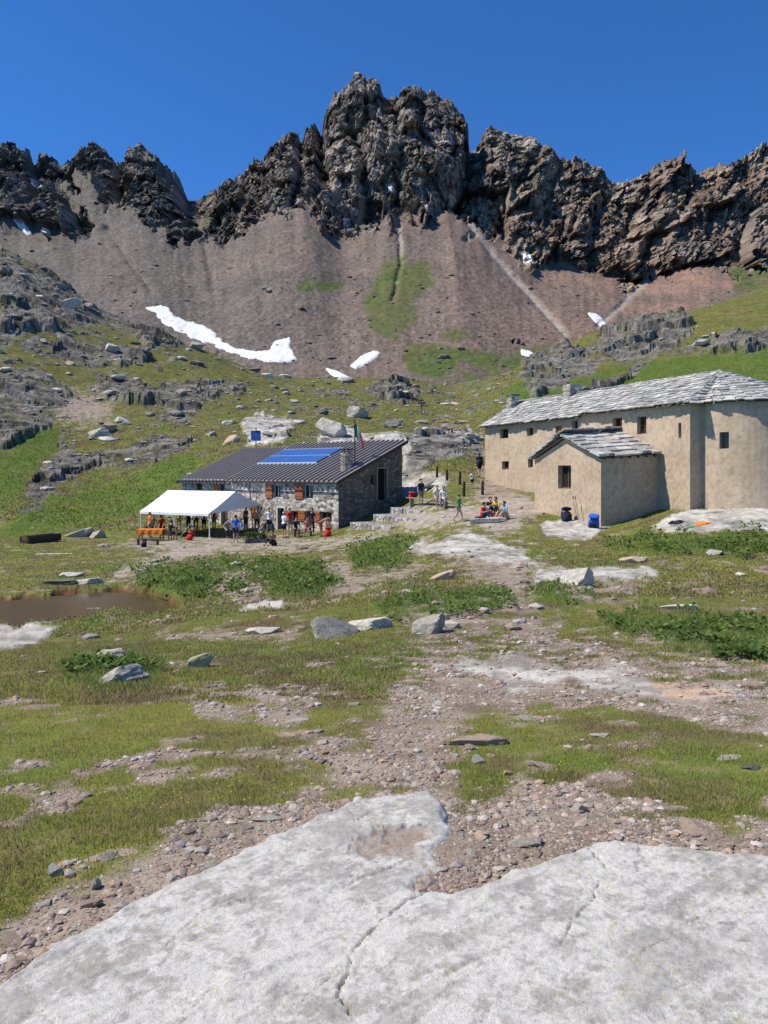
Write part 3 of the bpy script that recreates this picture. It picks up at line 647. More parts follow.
# sand-filled hollow near the top of the slab
hol = np.clip(sdpoly((SXg + wxx * 1.8).ravel() * 100, (SYg + wyy * 1.8).ravel() * 100, [((a - CX) / F * (1.7 * F / (b - HY)) * 100, 1.7 * F / (b - HY) * 100) for a, b in [(352,842),(372,832),(430,828),(436,842),(425,862),(405,872),(385,868),(360,862)]]).reshape(SXg.shape) / 4, 0, 1)
rel -= .018 * hol
zz = slabplane(SXg, SYg) + rel * np.clip(edge * .8 + .2, 0, 1) - .05 * (1 - np.clip(edge, -1.5, 1)) ** 2 * .5 + .006
b1 = np.clip(.5 + 1.3 * fbm(SXg / .35, SYg / .35, 7.7, 5, gain=.6), 0, 1); b2 = fbm(SXg / .07, SYg / .07, 17.7, 4, gain=.6); st = fbm(ud / .24, vd / .085, 9.1, 5, gain=.7); b3 = fbm(SXg / .022, SYg / .022, 27.7, 3, gain=.7)
sc_ = mixc(np.broadcast_to(np.array((.40,.378,.335)), SXg.shape + (3,)), np.array((.64,.615,.555)), np.clip(.62 + 1.9 * fbm(SXg / .35, SYg / .35, 7.7, 6, gain=.68) + 1.2 * st + 1.7 * b2 + 1.3 * b3, 0, 1))
sc_ = mixc(sc_, np.array((.40,.37,.33)), np.clip((fbm(SXg / .5, SYg / .5, 71, 4) - .16) * 3, 0, .6))
sp_ = fbm(SXg / .055, SYg / .045, 91, 3, gain=.5); sc_ = mixc(sc_, np.array((.21,.205,.20)), np.clip((sp_ - .36) * 8, 0, .75) * np.clip(.4 + 2 * fbm(SXg / .8, SYg / .8, 19, 2), 0, 1))
li = fbm(SXg / .085, SYg / .085, 55, 4, gain=.65); sc_ = mixc(sc_, np.array((.46,.43,.17)), np.clip((li - .33) * 7, 0, .65) * np.clip(.15 + 2.2 * fbm(SXg / .7, SYg / .7, 29, 2), 0, 1))
sc_ = mixc(sc_, np.array((.20,.17,.13)), np.clip(crk * .8 + .35 * fine, 0, .85)); sc_ = mixc(sc_, np.array((.34,.26,.20)), hol * np.clip(.75 + b2 + b3, 0, 1))
sc_ = mixc(sc_, np.array((.52,.50,.46)), np.clip((.05 - sdist) / .05, 0, .5))
fcs = gridfaces(*SXg.shape); keep = (sdist.ravel()[fcs] > -.14).any(1); fcs = fcs[keep]; used = np.unique(fcs); rm = -np.ones(SXg.size, int); rm[used] = np.arange(used.size)
me = meshnp('bedrock_slab', np.stack([SXg.ravel(), SYg.ravel(), zz.ravel()], 1)[used], rm[fcs]); setcol(me, sc_.reshape(-1, 3)[used])
n = NT('pale_bedrock'); v = n.coord(); aa = n.n('Attribute', attribute_name='col'); f1_ = n.noise(v, 45, 6, .75); f2_ = n.noise(v, 190, 3, .7)
spk = n.vor(v, 34, 'F1'); spm = n.math('MULTIPLY', n.ramp(spk, [(.10, 1), (.17, 0)]), n.ramp(n.noise(v, 3.0, 4, .6), [(.50, 0), (.60, .65)]))
c1_ = n.mix(1.0, aa.outputs['Color'], n.ramp(n.mix(.45, f1_, f2_), [(.33, .66), (.5, 1.0), (.66, 1.18)]), 'MULTIPLY'); c1_ = n.mix(spm, c1_, (.17,.165,.155))
yl = n.math('MULTIPLY', n.ramp(n.noise(v, 28, 5, .75), [(.58, 0), (.64, .8)]), n.ramp(n.noise(v, 2.1, 3, .6), [(.50, 0), (.60, 1)])); n.color(n.mix(yl, c1_, (.44,.42,.15)))
n.bump(n.mix(.4, f1_, f2_), 1.0, .013); n.b.inputs['Roughness'].default_value = .8; M['slab'] = n.m
tag(link('bedrock_slab', me, M['slab']), 'broad pale grey lichen-spotted rock slab filling the foreground', 'rock slab')

# ---------------------------------------------------------------- church-like stone building
n = NT('tan_plaster'); v = n.coord(); sepz = n.n('SeparateXYZ'); n.l(v, sepz.inputs[0])
f_a = n.noise(v, .55, 6, .65); f_b = n.noise(v, 4.5, 5, .7)
c_ = n.mix(n.ramp(f_a, [(.33, 0), (.67, 1)]), (.45,.335,.22), (.58,.45,.315)); c_ = n.mix(n.ramp(n.noise(v, 1.4, 6, .7), [(.50, 0), (.66, .65)]), c_, (.38,.285,.20))
vs_ = n.n('Mapping'); vs_.inputs['Scale'].default_value = (2.5, 2.5, .35); n.l(v, vs_.inputs['Vector']); c_ = n.mix(n.ramp(n.noise(vs_.outputs[0], 1.0, 5, .7), [(.50, 0), (.74, .6)]), c_, (.34,.28,.21))
c_ = n.mix(1.0, c_, n.ramp(f_b, [(.3, .74), (.5, 1.0), (.7, 1.12)]), 'MULTIPLY'); n.color(c_); n.bump(f_b, .6, .03); M['plaster'] = n.m
def vstone(name, c0, c1, c2, sc, mort=(.42,.37,.31), flat=1.7):
    n = NT(name); v = n.coord('Object', (1, 1, flat))
    nd = n.n('TexVoronoi', feature='F1'); nd.inputs['Scale'].default_value = sc; n.l(v, nd.inputs['Vector'])
    ed = n.vor(v, sc, 'DISTANCE_TO_EDGE'); bw = n.n('RGBToBW'); n.l(nd.outputs['Color'], bw.inputs[0])
    c = n.ramp(bw.outputs[0], [(.2, c0), (.5, c1), (.8, c2)]); f = n.noise(v, 6, 5, .7)
    c = n.mix(1.0, c, n.ramp(f, [(.3, .75), (.7, 1.2)]), 'MULTIPLY'); e = n.ramp(ed, [(0.03, 0), (.10, 1)])
    n.color(n.mix(e, mort, c)); n.bump(n.mix(.75, f, e), 1.0, .05); return n.m
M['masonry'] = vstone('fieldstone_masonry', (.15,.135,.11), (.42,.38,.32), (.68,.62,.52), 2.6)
M['masonry_dark'] = vstone('dark_shaded_masonry', (.10,.095,.085), (.17,.16,.145), (.26,.245,.22), 2.6, mort=(.14,.13,.12))  # darker copy of the fieldstone; on the hut gable its colour carries the shade
M['cobble'] = vstone('pale_stone_paving', (.30,.28,.25), (.42,.40,.37), (.56,.54,.50), 2.4, mort=(.20,.17,.14), flat=1)
M['slate'] = stone_mat('stone_slab_roofing', (.30,.30,.295), (.60,.60,.59), lich=(.40,.38,.26), objvar=0, sc=.6, lichamt=.6)
def slate_mat():
    n = NT('roof_slabs'); v = n.coord(); a = n.n('Attribute', attribute_name='col'); f = n.noise(v, 3, 5, .7)
    n.color(n.mix(1.0, a.outputs['Color'], n.ramp(f, [(.3, .72), (.7, 1.2)]), 'MULTIPLY')); n.bump(f, .7, .03); n.b.inputs['Roughness'].default_value = .75; return n.m
M['slate'] = slate_mat()
M['dark'] = simple('dark_interior', (.018,.016,.014), .9)
M['wood'] = simple('weathered_wood', (.20,.115,.06), .8, .3, 9); M['wood_grey'] = simple('grey_wood', (.27,.235,.195), .85, .25, 9)
M['shutter'] = simple('orange_brown_shutter', (.34,.115,.045), .6, .2, 8); M['frame_light'] = simple('pale_frame', (.62,.58,.52), .6, .1)
M['iron'] = simple('dark_iron', (.05,.05,.052), .5, .2, metal=.6)
n = NT('window_glass'); n.color((.02,.025,.03)); n.b.inputs['Roughness'].default_value = .08; n.b.inputs['Specular IOR Level'].default_value = .5; M['glass'] = n.m

def wall(mb, pos, s0, s1, zlo, zhi, holes, nseg=1, depth=.32, back=None, snap=()):
    """pos(s, z, d) -> point; zhi may be a function of s; holes (sa, sb, za, zb) get reveals of the given depth"""
    zf = zhi if callable(zhi) else (lambda s: zhi)
    ss = sorted(set([s0, s1] + [h[i] for h in holes for i in (0, 1)] + [s0 + (s1 - s0) * k / nseg for k in range(1, nseg)] + list(snap)))
    ss = [s for s in ss if s0 - 1e-6 <= s <= s1 + 1e-6]
    for sa, sb in zip(ss[:-1], ss[1:]):
        zs = [zlo]; hh = sorted([h for h in holes if h[0] <= sa + 1e-6 and h[1] >= sb - 1e-6], key=lambda h: h[2])
        cur = zlo
        for h in hh:
            mb.quad(pos(sa, cur, 0), pos(sb, cur, 0), pos(sb, h[2], 0), pos(sa, h[2], 0)); cur = h[3]
        mb.quad(pos(sa, cur, 0), pos(sb, cur, 0), pos(sb, zf(sb), 0), pos(sa, zf(sa), 0))
    for a, b, c, d in holes:
        for p, q in (((a, c), (b, c)), ((b, c), (b, d)), ((b, d), (a, d)), ((a, d), (a, c))):
            mb.quad(pos(p[0], p[1], 0), pos(q[0], q[1], 0), pos(q[0], q[1], depth), pos(p[0], p[1], depth))
def window(parent, pos, h, kind='glass', depth=.26, fr=.05, mull=True, mats=('wood', 'glass'), rows=1, label=None, name='window'):
    a, b, c, d = h; e = .004
    pane = MB(); pane.quad(pos(a - .02, c - .02, depth), pos(b + .02, c - .02, depth), pos(b + .02, d + .02, depth), pos(a - .02, d + .02, depth))
    w = pane.build(name, M[mats[1]], parent)
    if label: w['label'] = label
    f = MB(); D0, D1 = depth - .05, depth - .004
    def bar(sa, sb, za, zb):
        ps = [pos(s, z, dd) for dd in (D0, D1) for z in (za, zb) for s in (sa, sb)]
        f.add(ps, [(0,1,3,2),(4,6,7,5),(0,4,5,1),(2,3,7,6),(0,2,6,4),(1,5,7,3)])
    bar(a, a + fr, c, d); bar(b - fr, b, c, d); bar(a + fr, b - fr, c, c + fr); bar(a + fr, b - fr, d - fr, d)
    if mull: m_ = (a + b) / 2; bar(m_ - fr * .35, m_ + fr * .35, c + fr, d - fr)
    for k in range(1, rows): zk = c + (d - c) * k / rows; bar(a + fr, b - fr, zk - fr * .3, zk + fr * .3)
    f.build('frame', M[mats[0]], w); return w
def slab_roof(patches, seed, row=.30, wid=.46, th=.05, lift=.0):
    """overlapping irregular stone slabs on bilinear patches (eave0, eave1, ridge0, ridge1)"""
    rg = random.Random(seed); V, Fs, Cc = [], [], []
    for e0, e1, r0, r1 in patches:
        e0, e1, r0, r1 = map(Vector, (e0, e1, r0, r1)); H = ((r0 + r1) / 2 - (e0 + e1) / 2).length; nr = max(2, int(H / row)); nrm = (e1 - e0).cross((r0 + r1) / 2 - e0).normalized()
        if nrm.z < 0: nrm = -nrm
        for k in range(nr + 1):
            t = k / nr; a = e0.lerp(r0, t); b = e1.lerp(r1, t); L = (b - a).length; s = -rg.random() * .3
            up = (r0.lerp(r1, .5) - e0.lerp(e1, .5)).normalized(); al = (e1 - e0).normalized()
            while s < L:
                w = wid * rg.uniform(.6, 1.55); s0 = max(s, -.04); s1 = min(s + w - .02, L + .04)
                if s1 - s0 > .10:
                    ln = (H / nr) * rg.uniform(1.35, 1.85); p = a + al * s0; q = a + al * s1; sag = rg.uniform(-.02, .02)
                    j = lambda m: rg.uniform(-m, m)
                    dn = -up * rg.uniform(-.02, .12); o = nrm * (.02 + lift + rg.uniform(0, .02)); tl = nrm * (th * rg.uniform(.8, 1.5))
                    pts = [p + dn + al * j(.04), p.lerp(q, rg.uniform(.3, .7)) + dn * 1.2 - up * j(.05), q + dn + al * j(.04) + up * j(.05), q + up * ln + al * j(.05), p + up * ln + al * j(.05)]
                    if t > .92: pts[3] = q + up * min(ln, .12); pts[4] = p + up * min(ln, .12)
                    nn = len(V); low = [x + o + nrm * (.05 if i < 3 else -.01) for i, x in enumerate(pts)]; V += low + [x + tl * (1 if i < 3 else .6) for i, x in enumerate(low)]
                    n5 = 5; Fs += [tuple(nn + i for i in range(n5))[::-1], tuple(nn + n5 + i for i in range(n5))] + [(nn + i, nn + (i+1) % n5, nn + n5 + (i+1) % n5, nn + n5 + i) for i in range(n5)]
                    g = rg.choice((.30, .37, .42, .46, .50, .55)) * rg.uniform(.85, 1.1); c = (g * rg.uniform(1.0, 1.07), g, g * rg.uniform(.86, .95)); Cc += [c] * 10
                s += w
    me = bpy.data.meshes.new('roof'); me.from_pydata([tuple(v) for v in V], [], Fs)
    bm = bmesh.new(); bm.from_mesh(me); bmesh.ops.recalc_face_normals(bm, faces=bm.faces); bm.to_mesh(me); bm.free(); setcol(me, np.array(Cc)); return me

CH0 = Vector((14.65, 39.0, 0)); cu = Vector((-.365, .931, 0)).normalized(); cn = Vector((cu.y, -cu.x, 0))   # cn points away from the long facade
def chs(px): r = (px - CX) / F; return (CH0.x - CH0.y * r) / (-cu.x + cu.y * r)
def chw(p0, p1, r0, r1, off=0):
    s0, s1 = sorted((chs(p0), chs(p1))); Y = CH0.y + cu.y * (s0 + s1) / 2
    return (s0, s1, -(r1 - HY) * Y / F, -(r0 - HY) * Y / F)
ZE, ZR, HW, SJ, SL = 3.22, 4.88, 2.7, 8.78, 20.5
church = empty('stone_chapel', CH0 + Vector((0, 0, -2.2)), 0, 'long tan plastered building with stone slab roof and rounded apse', 'building')
IV = Vector((0, 0, 0)) - (CH0 + Vector((0, 0, -2.2)))     # local = world - location
def L3(v): return Vector(v) + IV
def posA(s, z, d): return L3(CH0 + cu * s + cn * (d - .12) + Vector((0, 0, z)))
def posB(s, z, d): return L3(CH0 + cu * s + cn * d + Vector((0, 0, z)))
hA = [chw(614.3,623.8,417.7,426.8), chw(639,648.2,416.5,434), chw(680.3,683.3,423,438)]
hB = [chw(500,508.3,428.8,438.3), chw(527,532.9,427.9,435.7), chw(555.6,561.7,426,433.9), chw(571.9,577.7,420.6,430.6), chw(501.9,508.8,461.2,469.3), chw(527.9,532.9,458.7,467.4)]
mb = MB(); wall(mb, posA, 0, SJ, -3.6, ZE, hA, 4); mb.quad(posA(SJ, -3.6, 0), posA(SJ, -3.6, .12), posA(SJ, ZE, .12), posA(SJ, ZE, 0))
EW = 7.6
mb.quad(posA(0, -3.6, 0), posA(0, -3.6, EW + .12), posA(0, ZE, EW + .12), posA(0, ZE, 0))      # east end wall behind the apse
mb.build('nave_wall', M['plaster'], church)
mb = MB(); wall(mb, posB, SJ, SL, -3.0, ZE - .12, hB, 4)
def gz_(s): return 0
mb.add([posB(SL, -3, 0), posB(SL, -3, EW), posB(SL, ZE, EW), posB(SL, ZR - .1, HW), posB(SL, ZE - .12, 0)], [(0,1,2,3,4)])
mb.quad(posB(0, -3, EW), posB(SL, -3, EW), posB(SL, ZE, EW), posB(0, ZE, EW))
mb.build('house_wall', M['plaster'], church)
window(church, posA, hA[0], mats=('wood', 'dark')); window(church, posA, hA[1], mats=('wood', 'glass'), rows=2); window(church, posA, hA[2], mull=False, fr=.02, mats=('wood_grey', 'dark'))
for k, h in enumerate(hB):
    if k == 2: window(church, posB, h, depth=.1, mull=False, mats=('wood', 'shutter'), label='small window closed with an orange board')
    else: window(church, posB, h, mats=('wood', 'dark'), mull=k in (3,))
# apse
APC = CH0 + cn * 3.8; APR = 3.2
phi0 = math.atan2(-cn.y, -cn.x); 
def posP(s, z, d):
    t = phi0 + s / APR; return L3(APC + Vector((math.cos(t) * (APR - d), math.sin(t) * (APR - d), z)))
aL = math.pi * APR
def aps(px):
    best = min((abs(CX + F * (q := APC + Vector((math.cos(phi0 + s / APR) * APR, math.sin(phi0 + s / APR) * APR, 0))).x / q.y - px), s) for s in np.linspace(0.05, aL * .62, 400)); return best[1]
sa, sb = sorted((aps(719.5), aps(729))); hP = (sa, sb, -(448.6 - HY) * 38.0 / F, -(431.8 - HY) * 38.0 / F)
mb = MB(); wall(mb, posP, 0, aL, -3.6, ZE, [hP], 40); mb.build('apse_wall', M['plaster'], church, smooth=False)
w = window(church, posP, hP, mats=('wood_grey', 'glass'), mull=False, fr=.03)
g_ = MB()
for k in range(1, 3): s_ = sa + (sb - sa) * k / 3; g_.bar(posP(s_, hP[2], .08), posP(s_, hP[3], .08), .012, 5)
for k in range(1, 4): z_ = hP[2] + (hP[3] - hP[2]) * k / 4; g_.bar(posP(sa, z_, .08), posP(sb, z_, .08), .012, 5)
g_.build('window_grille', M['iron'], w)
# roof: facade slope, rear slope, hip over the apse
OV = .32
def RP(s, off, z): return L3(CH0 + cu * s + cn * off + Vector((0, 0, z)))
sl_ = (ZR - ZE) / HW; zeo = ZE - OV * sl_ * .4
apex = (1.0, HW, ZR)
pt = [(RP(.0, -OV - .12, zeo), RP(SJ, -OV - .12, zeo), RP(1.0, HW, ZR), RP(SJ, HW, ZR)), (RP(SJ, -OV, zeo - .12), RP(SL + .25, -OV, zeo - .12), RP(SJ, HW, ZR - .06), RP(SL + .25, HW, ZR - .06)),
      (RP(SL + .25, EW + OV, zeo), RP(-.25, EW + OV, zeo), RP(SL + .25, HW, ZR), RP(1.0, HW, ZR))]
arc = [RP(-.28, -OV - .12, zeo)]
for k in range(0, 11):
    t = phi0 + math.pi * k / 10; arc.append(L3(APC + Vector((math.cos(t) * (APR + OV * .9), math.sin(t) * (APR + OV * .9), zeo))))
arc[1] = RP(-.30, 3.8 - APR - OV * .6, zeo); arc[-1] = RP(-.30, 3.8 + APR + OV * .6, zeo); arc.append(RP(-.28, EW + OV, zeo))
A_ = RP(*apex); arc0 = RP(.0, -OV - .12, zeo)
pt.append((arc[0], arc0, A_ , A_))
for a, b in zip(arc[:-1], arc[1:]): pt.append((a, b, A_, A_))
link('roof', slab_roof(pt, 4), M['slate'], church)
under = MB()
for e0, e1, r0, r1 in pt:
    dz = Vector((0, 0, -.03)); under.add([e0 + dz, e1 + dz, r1 + dz, r0 + dz] if (r0 - r1).length > .01 else [e0 + dz, e1 + dz, r0 + dz], [tuple(range(4 if (r0 - r1).length > .01 else 3))])
under.build('roof_boards', M['wood_grey'], church)
def chimney_at(parent, p, w, h, mat, capw=.12, cap=True):
    rg = random.Random(int(p.x * 10)); mb = MB(); n_ = int(h / .14)
    for k in range(n_):
        j = rg.uniform(-.02, .02); mb.box(-w/2 + j, w/2 + j * .5, -w/2 + j, w/2 - j, k * h / n_, (k + 1) * h / n_ - .012, Matrix.Translation(p) @ Matrix.Rotation(.38, 4, 'Z'))
    mb.box(-w/2 + .04, w/2 - .04, -w/2 + .04, w/2 - .04, -.3, h - .02, Matrix.Translation(p) @ Matrix.Rotation(.38, 4, 'Z'))
    c = mb.build('chimney', mat, parent)
    if cap:
        mb = MB(); mb.box(-w/2 - capw/2, w/2 + capw/2, -w/2 - capw/2, w/2 + capw/2, h, h + .09, Matrix.Translation(p) @ Matrix.Rotation(.42, 4, 'Z')); mb.build('chimney_cap', M['masonry_dark'], c)
    return c
chimney_at(church, RP(20.0, HW - .75, ZR - .55), .62, .95, M['masonry']); chimney_at(church, RP(13.7, HW - .1, ZR - .25), .85, .85, M['masonry'], cap=False)

# ---------------------------------------------------------------- small annex in front of the chapel
AN = CH0 + cu * 2.24 - cn * 3.55; AW = 6.0; AZE, AZE2, AZR, AZR2 = .55, .78, 1.62, 2.1
annex = empty('gabled_annex', AN + Vector((0, 0, -2.8)), 0, 'small gabled tan outbuilding with rough stone slab roof', 'outbuilding')
IV = -(AN + Vector((0, 0, -2.8)))
def posG(s, z, d): return L3(AN + cu * s + cn * d + Vector((0, 0, z)))
def ang_(px): r = (px - CX) / F; return (AN.x - AN.y * r) / (-cu.x + cu.y * r)
s0, s1 = sorted((ang_(558), ang_(571))); Yw = AN.y + cu.y * (s0 + s1) / 2; hG = (s0, s1, -(488.8 - HY) * Yw / F, -(465.4 - HY) * Yw / F)
gt = lambda s: AZE + (AZR - AZE) * (1 - abs(s - AW / 2) / (AW / 2))
mb = MB(); wall(mb, posG, 0, AW, -4, gt, [hG], 8, .35, snap=(AW / 2,))
mb.quad(posG(0, -4, 0), posG(0, -4, 3.45), posG(0, AZE2, 3.45), posG(0, AZE, 0)); mb.quad(posG(AW, -4, 0), posG(AW, -4, 3.45), posG(AW, AZE2, 3.45), posG(AW, AZE, 0))
mb.build('wall', M['plaster'], annex)
window(annex, posG, hG, mats=('wood', 'dark'), depth=.3, fr=.07)
def pitch(o, zr, ze): return
o = .22; dz = (AZR - AZE) / (AW / 2) * o * .6
e0, e1 = posG(-o, AZE - dz + .06, -o), posG(-o, AZE2 - dz + .06, 3.4); r0, r1 = posG(AW / 2, AZR + .06, -o), posG(AW / 2 + .1, AZR2 + .06, 3.4)
f0, f1_ = posG(AW + o, AZE - dz + .06, -o), posG(AW + o, AZE2 - dz + .06, 3.4)
link('roof', slab_roof([(e0, e1, r0, r1), (f1_, f0, r1, r0)], 9, row=.55, wid=.6, th=.10), M['slate'], annex)
under = MB(); under.quad(e0, e1, r1, r0); under.quad(f0, f1_, r1, r0)
under.build('roof_boards', M['wood_grey'], annex)
bmm = MB()
for k in range(7): d_ = .15 + k * .5; bmm.bar(posG(-.16, AZE - .02 + .06 * k / 7 * 3, d_), posG(.4, AZE + .14 + .06 * k / 7 * 3, d_), .05, 5)
bmm.build('rafter_ends', M['wood'], annex)

# ---------------------------------------------------------------- mountain hut with ribbed metal roof
H0 = Vector((-3.0, 54.0, 0)); hu = Vector((-.7071, .7071, 0)); hn = Vector((.7071, .7071, 0)); HL, HD, HS = 19.3, 6.06, 12.3
HE, HR_ = -.72, 1.86
hut = empty('mountain_hut', H0 + Vector((0, 0, -3.8)), 0, 'low fieldstone refuge hut with ribbed dark metal roof and orange shutters', 'hut')
IV = -(H0 + Vector((0, 0, -3.8)))
def posF(s, z, d): return L3(H0 + hu * s + hn * d + Vector((0, 0, z)))
def posS(w, z, d): return L3(H0 + hn * w + hu * d + Vector((0, 0, z)))
def hs(px): r = (px - CX) / F; return (H0.x - H0.y * r) / (.7071 + .7071 * r)
def hw_(p0, p1, r0, r1):
    s0, s1 = sorted((hs(p0), hs(p1))); Y = H0.y + .7071 * (s0 + s1) / 2; return (s0, s1, -(r1 - HY) * Y / F, -(r0 - HY) * Y / F)
winsU = [hw_(272.8,281,484.5,498), hw_(303.5,313,484.5,499), hw_(196,202,481,490), hw_(219,224.5,481,494)]
winsL = [hw_(291,298.5,511,521), hw_(305.5,313.5,511,521), hw_(320.5,331.5,512,522), hw_(257,262.5,506.5,517.5)]
doors = [hw_(278,284.5,508,533), hw_(221.5,229,504,530)]
mb = MB(); wall(mb, posF, 0, HL, -6, HE, winsU + winsL + doors, 6, .35)
mb.quad(posF(HL, -6, 0), posF(HL, -6, HD), posF(HL, HR_, HD), posF(HL, HE, 0)); mb.quad(posF(0, -6, HD), posF(HL, -6, HD), posF(HL, HR_ - .1, HD), posF(0, HR_ - .1, HD))
mb.build('wall', M['masonry'], hut)
def gw_(px): r = (px - CX) / F; return (-H0.x + H0.y * r) / (.7071 * (1 - r))
w0, w1 = gw_(377.5), gw_(386.5); Yd_ = H0.y + .7071 * (w0 + w1) / 2; hDoor = (w0, w1, -(500 - HY) * Yd_ / F, -(468.5 - HY) * Yd_ / F)
w2, w3 = gw_(370.5), gw_(374.5); hSm = (w2, w3, -(484 - HY) * 56.3 / F, -(475 - HY) * 56.3 / F)
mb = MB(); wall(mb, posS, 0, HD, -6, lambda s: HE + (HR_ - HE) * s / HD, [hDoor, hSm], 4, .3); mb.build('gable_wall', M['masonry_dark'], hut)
for h in winsU + winsL: window(hut, posF, h, mats=('frame_light' if h in (winsU[1], winsU[0], winsL[3]) else 'wood', 'glass'), depth=.2, fr=.06)
window(hut, posS, hSm, mats=('wood', 'glass'), depth=.2, mull=False)
def door(pos, h, mat, frm='frame_light', fw=.14):
    d = MB(); d.quad(pos(h[0], h[2], .27), pos(h[1], h[2], .27), pos(h[1], h[3], .27), pos(h[0], h[3], .27)); dd = d.build('door', M[mat], hut)
    f = MB(); a, b, c, e = h
    def bar(sa, sb, za, zb, D0, D1):
        ps = [pos(s, z, q) for q in (D0, D1) for z in (za, zb) for s in (sa, sb)]; f.add(ps, [(0,1,3,2),(4,6,7,5),(0,4,5,1),(2,3,7,6),(0,2,6,4),(1,5,7,3)])
    bar(a - fw, a, c, e + fw, -.05, .2); bar(b, b + fw, c, e + fw, -.05, .2); bar(a, b, e, e + fw, -.05, .2); f.build('frame', M[frm], dd)
    k = MB(); s_ = a + (b - a) * .15; k.bar(pos(s_, (c + e) / 2, .26), pos(s_, (c + e) / 2, .19), .03); k.build('handle', M['iron'], dd)
door(posF, doors[0], 'dark'); door(posF, doors[1], 'wood'); door(posS, hDoor, 'dark', 'wood_grey', fw=.11)
def shutter(h, side, mat='shutter'):
    a, b, c, d = h; w = (b - a) * .85; a0, b0 = ((b + .02, b + .02 + w) if side > 0 else (a - .02 - w, a - .02)); m = MB()
    ps = [posF(s, z, q) for q in (-.07, -.03) for z in (c, d) for s in (a0, b0)]; m.add(ps, [(0,1,3,2),(4,6,7,5),(0,4,5,1),(2,3,7,6),(0,2,6,4),(1,5,7,3)])
    for z in (c + (d - c) * .2, c + (d - c) * .8):
        ps = [posF(s, zz_, q) for q in (-.09, -.068) for zz_ in (z - .04, z + .04) for s in (a0 + .03, b0 - .03)]; m.add(ps, [(0,1,3,2),(4,6,7,5),(0,4,5,1),(2,3,7,6),(0,2,6,4),(1,5,7,3)])
    m.build('shutter', M[mat], hut)
for h in (winsU[0], winsU[1], winsU[3], winsL[0], winsL[1], winsL[2], winsL[3]): shutter(h, 1)
# ribbed roofs
n = NT('ribbed_metal_roof'); v = n.coord(); n.color(n.mix(n.noise(v, 1.2, 6, .7), (.20,.172,.155), (.30,.26,.235))); n.b.inputs['Roughness'].default_value = .55; n.b.inputs['Metallic'].default_value = .05; n.b.inputs['Specular IOR Level'].default_value = .4; M['metal_roof'] = n.m
def ribbed(name, s0, s1, zoff, oe=.35, orr=.25, step=.5, over0=0.0):
    m = MB(); sl = (HR_ - HE) / HD; w0, w1 = -oe, HD + orr
    def P(s, w, d): return posF(s, HE + sl * w + zoff + d, w)
    prof = []; s = s0
    while s < s1 - 1e-6:
        e = min(s + step, s1); r = .15
        prof += [(s, .0), (s + (e - s) * .60, .0), (s + (e - s) * .68, r), (s + (e - s) * .90, r)]; s = e
    prof.append((s1, 0.0)); vs = []; nP = len(prof)
    for d in (.10, .05):
        for w in (w0, w1): vs += [P(a, w, b + d) for a, b in prof]
    fs = []
    for i in range(nP - 1):
        fs += [(i, i+1, nP+i+1, nP+i), (2*nP+i, 3*nP+i, 3*nP+i+1, 2*nP+i+1), (i, 2*nP+i, 2*nP+i+1, i+1), (nP+i, nP+i+1, 3*nP+i+1, 3*nP+i)]
    fs += [(0, nP, 3*nP, 2*nP), (nP-1, 3*nP-1, 4*nP-1, 2*nP-1)]
    m.add(vs, fs); return m.build(name, M['metal_roof'], hut)
ribbed('roof', -.30, HS, .02); ribbed('roof', HS + .03, HL + .35, -.26)
vg = MB(); sl = (HR_ - HE) / HD
vg.prism([posF(-.36, HE + sl * -.38 - .06, -.38), posF(-.30, HE + sl * -.38 - .06, -.38), posF(-.30, HE + sl * (HD + .27) - .06, HD + .27), posF(-.36, HE + sl * (HD + .27) - .06, HD + .27)], (0, 0, .22)); vg.build('verge_board', M['iron'], hut)
gt_ = MB(); gt_.bar(posF(-.3, HE - .13, -.40), posF(HL + .3, HE - .17, -.40), .05, 8); gt_.bar(posF(9.35, HE - .15, -.40), posF(9.35, -4.6, -.1), .035, 6); gt_.build('gutter', M['iron'], hut)
# photovoltaic array: lies on the roof, six blue modules in one frame
n = NT('solar_cells'); v = n.coord(); n.color(n.mix(n.noise(v, 1.5, 3), (.03,.085,.27), (.055,.13,.36))); n.b.inputs['Roughness'].default_value = .22; n.b.inputs['Specular IOR Level'].default_value = .6; M['pv'] = n.m
M['alu'] = simple('aluminium', (.70,.72,.74), .35, .05, metal=.5)
pvs0, pvs1, pw0, pw1 = 5.0, 12.0, 2.3, 4.85
pv = empty('solar_array', H0 + hu * ((pvs0 + pvs1) / 2) + hn * ((pw0 + pw1) / 2) + Vector((0, 0, HE + sl * (pw0 + pw1) / 2 + .3)), 0, 'blue solar array of two rows lying on the dark hut roof', 'solar panels')
IVh = IV; IV = -Vector(pv.location)
def PV(s, w, d): return L3(H0 + hu * s + hn * w + Vector((0, 0, HE + sl * w + .26 + d)))
for r_ in range(2):
    for k in range(4):
        a = pvs0 + (pvs1 - pvs0) * k / 4 + .012; b = pvs0 + (pvs1 - pvs0) * (k + 1) / 4 - .012; c = pw0 + (pw1 - pw0) * r_ / 2 + .03; d = pw0 + (pw1 - pw0) * (r_ + 1) / 2 - .03
        m = MB(); m.add([PV(a, c, 0), PV(b, c, 0), PV(b, d, 0), PV(a, d, 0), PV(a, c, .05), PV(b, c, .05), PV(b, d, .05), PV(a, d, .05)], [(0,1,2,3),(4,5,6,7),(0,1,5,4),(1,2,6,5),(2,3,7,6),(3,0,4,7)]); m.build('panel', M['pv'], pv)
m = MB()
